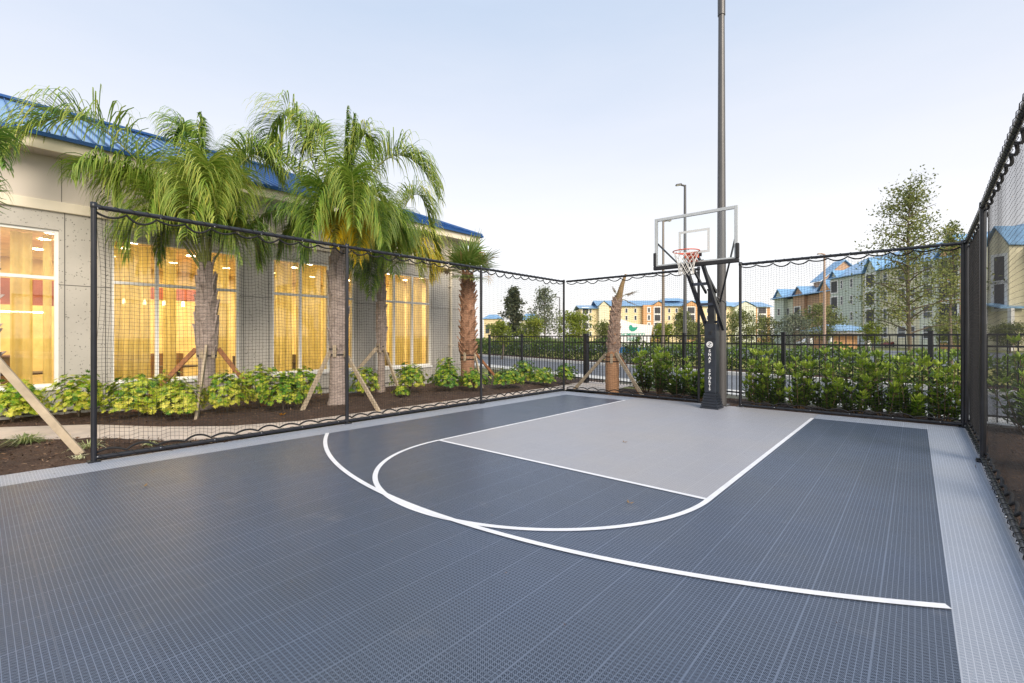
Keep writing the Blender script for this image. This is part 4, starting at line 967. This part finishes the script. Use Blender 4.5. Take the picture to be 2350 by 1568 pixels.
tree('tree', 'grey green tree left of the pale street lamp', 1822, 722, 50, 40, M['pale'], 12, 1900, 'round', 795, .2)
tree('tree', 'olive tree around the pole of the pale street lamp', 1888, 700, 60, 44, M['olive'], 13, 2600, 'round', 785, .24)
tree('tree', 'small lime tree right of the blue roofed pavilion', 2002, 742, 46, 26, M['lime'], 14, 1200, 'round', 790, .18)
tree('tree', 'tall feathery tree rising above the right net', 2090, 400, 25, 118, M['olive'], 15, 5200, 'cone', 770, .15)
tree('tree', 'side tree with pointed top right of the tall feathery tree', 2183, 505, 27, 52, M['olive'], 16, 1500, 'cone', 700, .16)
tree('tree', 'green bushy tree low behind the right end of the back net', 2178, 728, 44, 42, M['olive'], 17, 1900, 'round', 795, .18)
tree('tree', 'bushy tree low beyond the right side net', 2318, 745, 46, 40, M['olive'], 18, 1800, 'round', 795, .2)

def hedge(label, x0, x1, off, H, D_, seed, dens, v0):
    r = np.random.default_rng(seed); n = int((x1 - x0) * dens); X = r.uniform(x0, x1, n); o_ = r.uniform(-1, 1, n); zz = r.random(n) ** .85
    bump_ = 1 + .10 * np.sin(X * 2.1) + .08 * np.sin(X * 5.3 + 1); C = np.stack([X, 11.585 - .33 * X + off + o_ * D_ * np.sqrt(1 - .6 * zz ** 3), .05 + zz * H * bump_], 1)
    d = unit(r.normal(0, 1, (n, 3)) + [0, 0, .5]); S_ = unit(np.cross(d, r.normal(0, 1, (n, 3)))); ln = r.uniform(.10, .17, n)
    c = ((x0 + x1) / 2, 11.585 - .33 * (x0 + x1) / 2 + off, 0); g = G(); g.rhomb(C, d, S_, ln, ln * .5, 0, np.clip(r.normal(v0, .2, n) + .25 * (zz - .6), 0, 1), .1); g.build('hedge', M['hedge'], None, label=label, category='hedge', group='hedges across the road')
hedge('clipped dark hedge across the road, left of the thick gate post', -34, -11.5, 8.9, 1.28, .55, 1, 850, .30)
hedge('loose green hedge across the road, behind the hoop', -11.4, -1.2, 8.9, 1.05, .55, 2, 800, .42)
hedge('light green hedge across the road, behind the right net panel', -1.1, 16, 8.9, .95, .6, 3, 700, .58)  # lightest leaf tone of the three hedges

# ------------------------------------------------------------------ monument sign
sx0 = at(1410, 775, 27); sx1 = at(1496, 775, 27)
SZ = 27.0; sign = thing('monument_sign', 'white curved top monument sign with green bird emblem and lettering', 'sign', tuple([*at(1452, 775, SZ)[:2], 0]), None, HEAD, False)
k_ = SZ / F_; ox = (1452 - CX_) * k_
def lx(px): return (px - CX_) * k_ - ox
def lz(py): return EYE - (py - HY_) * k_
g = G(); tops = [(1406, 727), (1418, 730), (1432, 736), (1446, 741), (1460, 744), (1478, 745.5), (1496, 746)]
poly = [(lx(1406), lz(797))] + [(lx(1489), lz(797))] + [(lx(p), lz(q)) for p, q in tops[::-1]]
n = len(poly); V = [(x, -.18, z) for x, z in poly] + [(x, .18, z) for x, z in poly]
g.add(V, [(i, (i + 1) % n, n + (i + 1) % n, n + i) for i in range(n)]); g.add(V[:n], [list(range(n))]); g.add(V[n:], [list(range(n))[::-1]])
face = bevel(g.build('sign_face', pm('sign_white', (.80, .79, .78), .5, .04), sign), .02)
g = G(); g.box((lx(1408), -.22, lz(810)), (lx(1486), .22, lz(797.05))); g.build('blue_band', pm('sign_blue', (.05, .25, .60), .5), sign)
g = G(); g.box((lx(1400), -.3, -.1), (lx(1500), .3, lz(810.1))); g.build('plinth', M['kerb'], sign)
green = pm('sign_green', (.005, .30, .19), .5, .05)
duck = [(1441.5, 753), (1441.8, 750), (1443, 747.3), (1445.3, 746), (1447.6, 746.6), (1449, 748.6), (1449.6, 750.6), (1452, 751.6), (1456, 751.4), (1459.5, 750.6), (1461.6, 749.8), (1461, 752.6), (1459, 756), (1455.5, 759.2), (1451, 761), (1447, 760.6), (1443.6, 758.4), (1441.9, 755.8)]
g = G(); V = [(lx(p), -.19, lz(q)) for p, q in duck] + [(lx(p), -.181, lz(q)) for p, q in duck]; n = len(duck)
g.add(V[:n], [list(range(n))]); g.add(V, [(i, (i + 1) % n, n + (i + 1) % n, n + i) for i in range(n)])
o = g.build('bird_emblem', green, sign)
for s_, yc, wpx in (('HOMEWOOD', 768.2, 53), ('SUITES', 778.6, 29)):
    o = text_mesh(s_, .26, green, 'lettering', .004, .004); me = o.data
    w0 = max(v.co.x for v in me.vertices) - min(v.co.x for v in me.vertices); s2 = wpx * k_ / w0
    o.parent = sign; o.rotation_euler = (R(90), 0, 0); o.location = (lx(1451), -.186, lz(yc)); o.scale = (s2, .95, 1)

# ------------------------------------------------------------------ apartments
wallc = dict(sage=(.52, .58, .50), cream=(.74, .68, .48), tan=(.72, .58, .34), brown=(.48, .30, .19), orange=(.63, .35, .16), yellow=(.77, .63, .37), pale=(.66, .68, .55), white=(.80, .78, .75))
def siding(n, c):
    m, nt, b = new(n + '_siding'); co = coords(nt); s_ = nd(nt, 'ShaderNodeSeparateXYZ'); link(nt, co, s_.inputs[0])
    f = math_(nt, 'FRACT', math_(nt, 'DIVIDE', s_.outputs[2], .18)); k = ramp(nt, f, [(.0, tuple(x * .72 for x in c)), (.12, c), (1, tuple(min(1, x * 1.06) for x in c))])
    link(nt, k, b.inputs['Base Color']); b.inputs['Roughness'].default_value = .7; return m
WM = {n: siding(n, c) for n, c in wallc.items()}
M['aroof'] = roof('apartment_blue_roof', (.22, .40, .61)); M['trim'] = M['white']
dark = pm('balcony_shade_panel', (.045, .045, .05), .6, .3, .5)  # flat near-black panels: shade inside the balcony openings put into the colour
# block on the right: its front faces left in the view and runs away from the camera
X0, Zc = 61.5, 80
apt = thing('apartment_building', 'four storey green, cream and orange apartment block behind the right net', 'building', (*cw(X0, Zc), 0), 'blue roofed apartment blocks', HEAD, False)
def zz(px, X=61.5): return X * F_ / (px - CX_)
def A_(X, Z): return X - X0, Z - Zc
EH = 12.7
secs = [('sage', 1777, 1798, 3.6, 10.9), ('pale', 1798, 1820, 4.6, 10.7), ('brown', 1820, 1846, 3.4, 10.9), ('brown', 1846, 1880, 4.0, 10.9), ('orange', 1880, 1906, 3.0, 11.2),
        ('sage', 1906, 1976, 0, EH), ('cream', 1976, 1986, .3, EH), ('sage', 1986, 2010, -.5, EH), ('cream', 2010, 2110, .2, EH), ('pale', 2110, 2150, -.4, EH), ('orange', 2150, 2225, 0, EH),
        ('tan', 2225, 2262, .5, EH), ('cream', 2262, 2316, -1.2, EH), ('cream', 2316, 2420, 1.2, EH - .4)]
for nm, p0, p1, off, H in secs:
    X = X0 + off; za, zb_ = zz(p1, X), zz(p0, X); g = G(); x0, y0 = A_(X, za); x1, y1 = A_(X + 13, zb_)
    g.box((x0, y0, -.1), (x1 - (.004 * (off + 3)), y1 - .01, H)); g.build('wall', WM[nm], apt)
def awin(p0, p1, X, z0, z1, frame=.12, m=None, nm='window'):
    za, zb_ = zz(p1, X), zz(p0, X); x0, ya = A_(X, za); _, yb = A_(X, zb_); g = G()
    f = frame; g.box((x0 - .08, ya - f, z0 - f), (x0 - .003, ya, z1 + f)); g.box((x0 - .08, yb, z0 - f), (x0 - .003, yb + f, z1 + f)); g.box((x0 - .08, ya, z1), (x0 - .003, yb, z1 + f)); g.box((x0 - .08, ya, z0 - f), (x0 - .003, yb, z0))
    if nm == 'window': g.box((x0 - .06, ya, (z0 + z1) / 2 - .04), (x0 - .006, yb, (z0 + z1) / 2 + .04))
    w_ = g.build(nm, M['white'], apt); p = G(); p.box((x0 - .03, ya, z0), (x0 - .005, yb, z1)); o = p.build('pane', m or M['dark_glass'], None); o.parent = w_
st = (1.0, 4.0, 7.0, 10.0)
for b0 in st:
    for q0, q1 in ((1930, 1934), (1952, 1957)): awin(q0, q1, X0, b0 + .7, b0 + 2.1)
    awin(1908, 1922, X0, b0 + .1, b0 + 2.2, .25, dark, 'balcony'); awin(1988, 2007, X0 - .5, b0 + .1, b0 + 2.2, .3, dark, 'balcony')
    for q0, q1 in ((2028, 2036), (2062, 2078), (2092, 2100)): awin(q0, q1, X0 + .2, b0 + .6, b0 + 2.2)
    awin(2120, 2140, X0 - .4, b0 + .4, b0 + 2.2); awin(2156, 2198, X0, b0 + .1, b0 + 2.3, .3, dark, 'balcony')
for b0 in st[1:]:
    if b0 < 9.5: awin(1824, 1836, X0 + 3.4, b0 + .1 - .6, b0 + 2.0 - .6, .25, dark, 'balcony')
    if b0 < 9.5: awin(1785, 1790, X0 + 3.6, b0, b0 + 1.5); awin(1807, 1811, X0 + 4.6, b0, b0 + 1.5); awin(1856, 1861, X0 + 4.0, b0, b0 + 1.5); awin(1888, 1893, X0 + 3, b0, b0 + 1.6)
    awin(2328, 2345, X0 + 1.2, b0 + .5, b0 + 2.1)
lampm = emis('porch_lamp', (1, .75, .4), 6)
for z0, z1 in ((5.6, 8.7), (8.95, 12.0)): awin(2282, 2306, X0 - 1.2, z0 - .5, z1 - .5, .35, dark, 'balcony')
def gable_roof(x0, x1, y0, y1, ze, zr, m, parent, axis='y', nm='roof', ov=.5, wall=None):
    g = G(); t = .18
    if axis == 'y': # ridge along y
        xm = (x0 + x1) / 2; a, b_ = y0 - ov, y1 + ov; V = [(x0 - ov, a, ze), (xm, a, zr), (x1 + ov, a, ze), (x0 - ov, b_, ze), (xm, b_, zr), (x1 + ov, b_, ze)]
    else:
        ym = (y0 + y1) / 2; a, b_ = x0 - ov, x1 + ov; V = [(a, y0 - ov, ze), (a, ym, zr), (a, y1 + ov, ze), (b_, y0 - ov, ze), (b_, ym, zr), (b_, y1 + ov, ze)]
    V2 = [(p[0], p[1], p[2] + t) for p in V]; g.add(V + V2, [(6, 7, 10, 9), (7, 8, 11, 10), (0, 3, 4, 1), (1, 4, 5, 2), (0, 1, 7, 6), (1, 2, 8, 7), (3, 9, 10, 4), (4, 10, 11, 5), (0, 6, 9, 3), (2, 5, 11, 8)])
    g.build(nm, m, parent)
    if wall is not None:
        g = G()
        if axis == 'x':
            V = [(x0, y0, ze - .2), (x0, y1, ze - .2), (x0, (y0 + y1) / 2, zr - .1)]; Vb = [(x0 + .3, *p[1:]) for p in V]
        else:
            V = [(x0, y0, ze - .2), (x1, y0, ze - .2), ((x0 + x1) / 2, y0, zr - .1)]; Vb = [(p[0], p[1] + .3, p[2]) for p in V]
        g.add(V + Vb, [(0, 1, 2), (5, 4, 3)]); g.add(V + Vb, [(0, 3, 4, 1), (1, 4, 5, 2), (2, 5, 3, 0)]); g.build('gable', wall, parent)
yl0, yl1 = zz(2262) - Zc, zz(1906) - Zc
gable_roof(0, 14, yl0, yl1, EH, 16.6, M['aroof'], apt, 'y')
gable_roof(3.2, 16, yl1 + .6, zz(1777, 65) - Zc, 10.95, 13.6, M['aroof'], apt, 'y')
def bay(p0, p1, off, ze, zr, wl, dx=6): ya, yb = zz(p1, X0 + off) - Zc, zz(p0, X0 + off) - Zc; gable_roof(off - .05, off + dx, ya, yb, ze, zr, M['aroof'], apt, 'x', 'bay_roof', .35, WM[wl])
bay(1986, 2010, -.5, EH + .02, 15.0, 'sage'); bay(1906, 1922, 0, EH + .02, 14.2, 'sage'); bay(1777, 1798, 3.6, 10.9, 13.2, 'sage'); bay(1820, 1846, 3.4, 10.92, 13.0, 'brown'); bay(1880, 1906, 3, 11.22, 13.4, 'orange')
bay(2150, 2225, 0, EH + .02, 15.8, 'orange'); bay(2262, 2316, -1.2, EH + .02, 15.2, 'cream', 8)
gable_roof(1.2, 14, zz(2420, 62.7) - Zc, zz(2316, 62.7) - Zc, EH - .38, 15.6, M['aroof'], apt, 'y', 'roof', .6)
gable_roof(-2.6, 0, zz(2322, 60.3) - Zc, zz(2258, 60.3) - Zc, 5.0, 5.6, M['aroof'], apt, 'x', 'porch_roof', .4)
for pz in (zz(2320, 59.3), zz(2260, 59.3)):
    g = G(); g.box((-2.4, pz - Zc - .2, -.1), (-2.0, pz - Zc + .2, 5.0)); g.build('porch_post', M['white'], apt)
# tall brown end gable in the middle of the block
gable_roof(7, 17, zz(1880, 68) - Zc, zz(1862, 68) - Zc, 14.0, 18.6, M['aroof'], apt, 'y', 'roof', .5, WM['brown'])
g = G(); g.box((7, zz(1880, 68) - Zc, -.1), (17, zz(1862, 68) - Zc, 14.0)); g.build('wall', WM['brown'], apt)
# distant block facing the camera
Zm = 174.0; mk = Zm / F_; om = (1555 - CX_) * mk
mid = thing('apartment_building', 'long distant yellow and orange apartment block under one blue roof', 'building', (*cw(om, Zm), 0), 'blue roofed apartment blocks', HEAD, False)
def mx(px): return (px - CX_) * mk - om
def mz(py): return EYE - (py - HY_) * mk
for nm, p0, p1, off, ye in (('yellow', 1336, 1377, 4, 707), ('cream', 1377, 1400, 2, 701), ('yellow', 1400, 1478, 3, 702), ('orange', 1478, 1527, 1, 700), ('yellow', 1527, 1573, 3, 700), ('orange', 1573, 1606, 1, 700), ('yellow', 1606, 1690, 3, 702), ('pale', 1690, 1738, 1, 704), ('orange', 1738, 1776, 2.5, 704)):
    g = G(); g.box((mx(p0), off, -.1), (mx(p1) - .02, 18, mz(ye))); g.build('wall', WM[nm], mid)
for p0, p1, off, ye, yr in ((1336, 1377, 4, 707, 697.5), (1377, 1690, 3.1, 701.8, 686), (1690, 1776, 2.6, 703.8, 690)):
    gable_roof(mx(p0), mx(p1), off - .2, 18, mz(ye), mz(yr), M['aroof'], mid, 'x', 'roof', .8)
g = G(); g.add([(mx(1520), 6, mz(688)), (mx(1600), 6, mz(688)), (mx(1578), 9, mz(680)), (mx(1545), 9, mz(680)), (mx(1520), 14, mz(688)), (mx(1600), 14, mz(688))], [(0, 1, 2, 3), (3, 2, 5, 4)]); g.build('roof', M['aroof'], mid)
for p0, p1, off, ye, yr, wl in ((1377, 1400, 2, 701, 690, 'cream'), (1500, 1527, 1, 700, 690.5, 'orange'), (1573, 1606, 1, 700, 690, 'orange'), (1690, 1738, 1, 704, 691, 'pale')):
    gable_roof(mx(p0), mx(p1), off, off + 6, mz(ye), mz(yr), M['aroof'], mid, 'y', 'bay_roof', .4, WM[wl])
def mwin(p0, p1, off, z0, z1, m=M['dark_glass'], nm='window', fr=.2):
    x0, x1 = mx(p0), mx(p1); g = G(); g.box((x0 - fr, off - .10, z0 - fr), (x1 + fr, off - .02, z1 + fr)); w_ = g.build(nm, M['white'], mid); p = G(); p.box((x0, off - .16, z0), (x1, off - .103, z1)); o = p.build('pane', m, None); o.parent = w_
for b0 in (2.6, 5.6, 8.6, 11.4):
    for q in (1357, 1420, 1440, 1461, 1540, 1557, 1630, 1660): mwin(q, q + 4, 4 if q < 1377 else 3, b0 - .3, b0 + 1.2)
    mwin(1489, 1493, 1, b0 - .3, b0 + 1.3, fr=.4)
    for q0, q1, of in ((1341, 1354, 4), (1504, 1517, 1), (1580, 1596, 1), (1748, 1766, 2.5)): mwin(q0, q1, of, b0 - .7, b0 + 1.5, dark, 'balcony', .35)
# small far building at the left and the pavilion
def house(label, px0, px1, Z, yw, yr, wl, cat='building', hip=True, open_=False):
    k2 = Z / F_; o0 = ((px0 + px1) / 2 - CX_) * k2; root = thing('pavilion' if open_ else 'house', label, cat, (*cw(o0, Z), 0), None, HEAD, False)
    hw = (px1 - px0) / 2 * k2; zw = EYE - (yw - HY_) * k2; zr = EYE - (yr - HY_) * k2; g = G(); ov = .5
    if open_:
        for sx in (-1, 1):
            for sy in (-1, 1): g2 = G(); g2.box((sx * (hw - .4) - .2, sy * 2.3 - .2, -.1), (sx * (hw - .4) + .2, sy * 2.3 + .2, zw - .01)); g2.build('column', M['white'], root)
        g2 = G(); g2.box((-hw + .9, -1.2, -.1), (hw - .9, 2, zw - .4)); g2.build('kiosk', WM[wl], root)
        g2 = G(); g2.box((-hw, -2.8, zw - .35), (hw, 2.8, zw)); g2.build('beam', WM['white'], root)
    else: g2 = G(); g2.box((-hw, -3, -.1), (hw, 3, zw)); g2.build('wall', WM[wl], root)
    V = [(-hw - ov, -3.4, zw), (hw + ov, -3.4, zw), (hw + ov, 3.4, zw), (-hw - ov, 3.4, zw), (-hw * .45, 0, zr), (hw * .45, 0, zr)]
    g.add(V, [(0, 1, 5, 4), (2, 3, 4, 5)]); g.add(V, [(1, 2, 5), (3, 0, 4)]); g.add(V, [(3, 2, 1, 0)]); g.build('roof', M['aroof'], root)
    if not open_:
        for q in (-.6, 0, .6): g2 = G(); g2.box((q * hw - .5, -3.06, zw * .4), (q * hw + .5, -3.003, zw * .75)); g2.build('window', M['dark_glass'], root)
house('low pavilion with pale blue roof and orange kiosk across the lawn', 1872, 1968, 62, 760, 745, 'orange', 'pavilion', True, True)
house('distant cream house with blue roof between magnolia and pale tree', 1196, 1236, 120, 735, 720, 'cream')
house('distant pale house with teal roof left of the magnolia', 1112, 1152, 130, 733, 722, 'tan')

# ------------------------------------------------------------------ parked cars
def car(label, px, Z, col, L=4.4, face=1):
    x, y = cw((px - CX_) * Z / F_, Z); root = thing('parked_car', label, 'car', (x, y, 0), 'cars parked across the lawn', HEAD, False)
    pts = [(-.5, .35), (-.49, .62), (-.36, .80), (-.22, .88), (-.10, 1.30), (.0, 1.42), (.18, 1.43), (.32, 1.28), (.42, .95), (.49, .88), (.5, .4)]
    prof = [(p * L * face, z) for p, z in pts]; n = len(prof); g = G(); W_ = .86
    rows = [(-W_, 1), (-W_ * .93, 1), (W_ * .93, 1), (W_, 1)]
    V = []
    for yy in (-W_, W_):
        for p, z in prof: V.append((p, yy * (1 - .18 * max(0, z - .9)), z))
    g.add(V, [(i, i + 1, n + i + 1, n + i) for i in range(n - 1)]); g.add(V[:n], [list(range(n))]); g.add(V[n:], [list(range(n))[::-1]]); g.add(V, [(0, n, 2 * n - 1, n - 1)])
    bevel(g.build('body', pm('car_paint', col, .25, .05, 1, .2), root), .06, 2)
    g = G()
    for sg in (-1, 1):
        yy = sg * W_ * .925; q = [(-.17, .92), (-.08, 1.27), (.02, 1.36), (.17, 1.36), (.28, 1.22), (.36, .94)]
        V = [(p * L * face, yy * (1 - .18 * (z - .9)) + sg * .055, z) for p, z in q]; g.add(V, [list(range(6))])
    g.build('side_window', M['dark_glass'], root)
    for sx in (-.31, .31):
        for sg in (-1, 1):
            g = G(); c = np.array([sx * L, sg * W_ * .94, .33]); g.tube([c - [0, .1, 0], c + [0, .1, 0]], .33, 14); g.build('wheel', M['black'], root)
car('white parked car left of the pavilion, partly behind a fence post', 1858, 78, (.7, .7, .7)); car('red parked car just left of the pavilion', 1884, 80, (.30, .06, .05))
car('dark blue parked car under the pavilion edge', 1914, 78, (.05, .06, .12)); car('silver parked car in front of the pavilion', 1960, 77, (.45, .50, .58))
car('dark red parked car by the trunk of the tall feathery tree', 2062, 76, (.22, .04, .04)); car('pale grey parked car right of the tall feathery tree', 2110, 76, (.5, .5, .5))

# ------------------------------------------------------------------ sky, sun, camera
SUN_EL, SUN_AZ = R(34), R(118)       # azimuth clockwise from +Y
w = bpy.data.worlds.new('World'); sc.world = w; w.use_nodes = True; nt = w.node_tree; bg = nt.nodes['Background']
sky = nd(nt, 'ShaderNodeTexSky', sky_type='NISHITA'); sky.sun_disc = False; sky.sun_elevation = SUN_EL; sky.sun_rotation = SUN_AZ
sky.air_density = 1.0; sky.dust_density = 1.5; sky.ozone_density = 1.2
tc = nd(nt, 'ShaderNodeTexCoord'); sp = nd(nt, 'ShaderNodeSeparateXYZ'); link(nt, tc.outputs['Generated'], sp.inputs[0])
cmap = nd(nt, 'ShaderNodeMapping'); cmap.inputs['Scale'].default_value = (1, 1, 4.5); cmap.inputs['Rotation'].default_value = (.12, .08, 0); link(nt, tc.outputs['Generated'], cmap.inputs[0])
el = math_(nt, 'ADD', sp.outputs[2], math_(nt, 'MULTIPLY', math_(nt, 'SUBTRACT', noise(nt, cmap.outputs[0], 2.0, 5), .5), .11))
haze = ramp(nt, el, [(0, (5.6, 5.25, 5.15)), (.10, (5.5, 5.35, 5.3)), (.24, (4.8, 4.75, 4.9)), (.40, (4.0, 4.18, 4.65)), (.58, (3.0, 3.5, 4.3)), (.75, (3.4, 4.1, 5.0)), (1, (3.8, 4.5, 5.6))])
link(nt, mix(nt, .88, sky.outputs[0], haze), bg.inputs['Color']); bg.inputs['Strength'].default_value = .10
S_ = bpy.data.lights.new('sun', 'SUN'); S_.energy = 2.0; S_.angle = R(32); S_.color = (1, .88, .72)
so_ = bpy.data.objects.new('sun', S_); COL.objects.link(so_)
dv = Vector((math.sin(SUN_AZ) * math.cos(SUN_EL), math.cos(SUN_AZ) * math.cos(SUN_EL), math.sin(SUN_EL)))
so_.rotation_euler = dv.to_track_quat('Z', 'Y').to_euler(); so_.location = (10, -5, 20)

cam = bpy.data.cameras.new('camera'); co = bpy.data.objects.new('camera', cam); COL.objects.link(co)
co.location = (0, 0, EYE); co.rotation_euler = (R(90), 0, HEAD)
cam.sensor_width = 36; cam.lens = 36 * F_ / 2350; cam.shift_y = -8.5 / 2350; cam.clip_end = 4000; cam.clip_start = .05
sc.camera = co
vs = sc.view_settings; vs.view_transform = 'Standard'; vs.look = 'None'; vs.gamma = 1; vs.use_curve_mapping = False; vs.exposure = 1.15
sc.cycles.use_denoising = True
sc.cycles.max_bounces = 8; sc.cycles.transparent_max_bounces = 24
for o in bpy.data.objects:
    if '_o' in o: del o['_o']
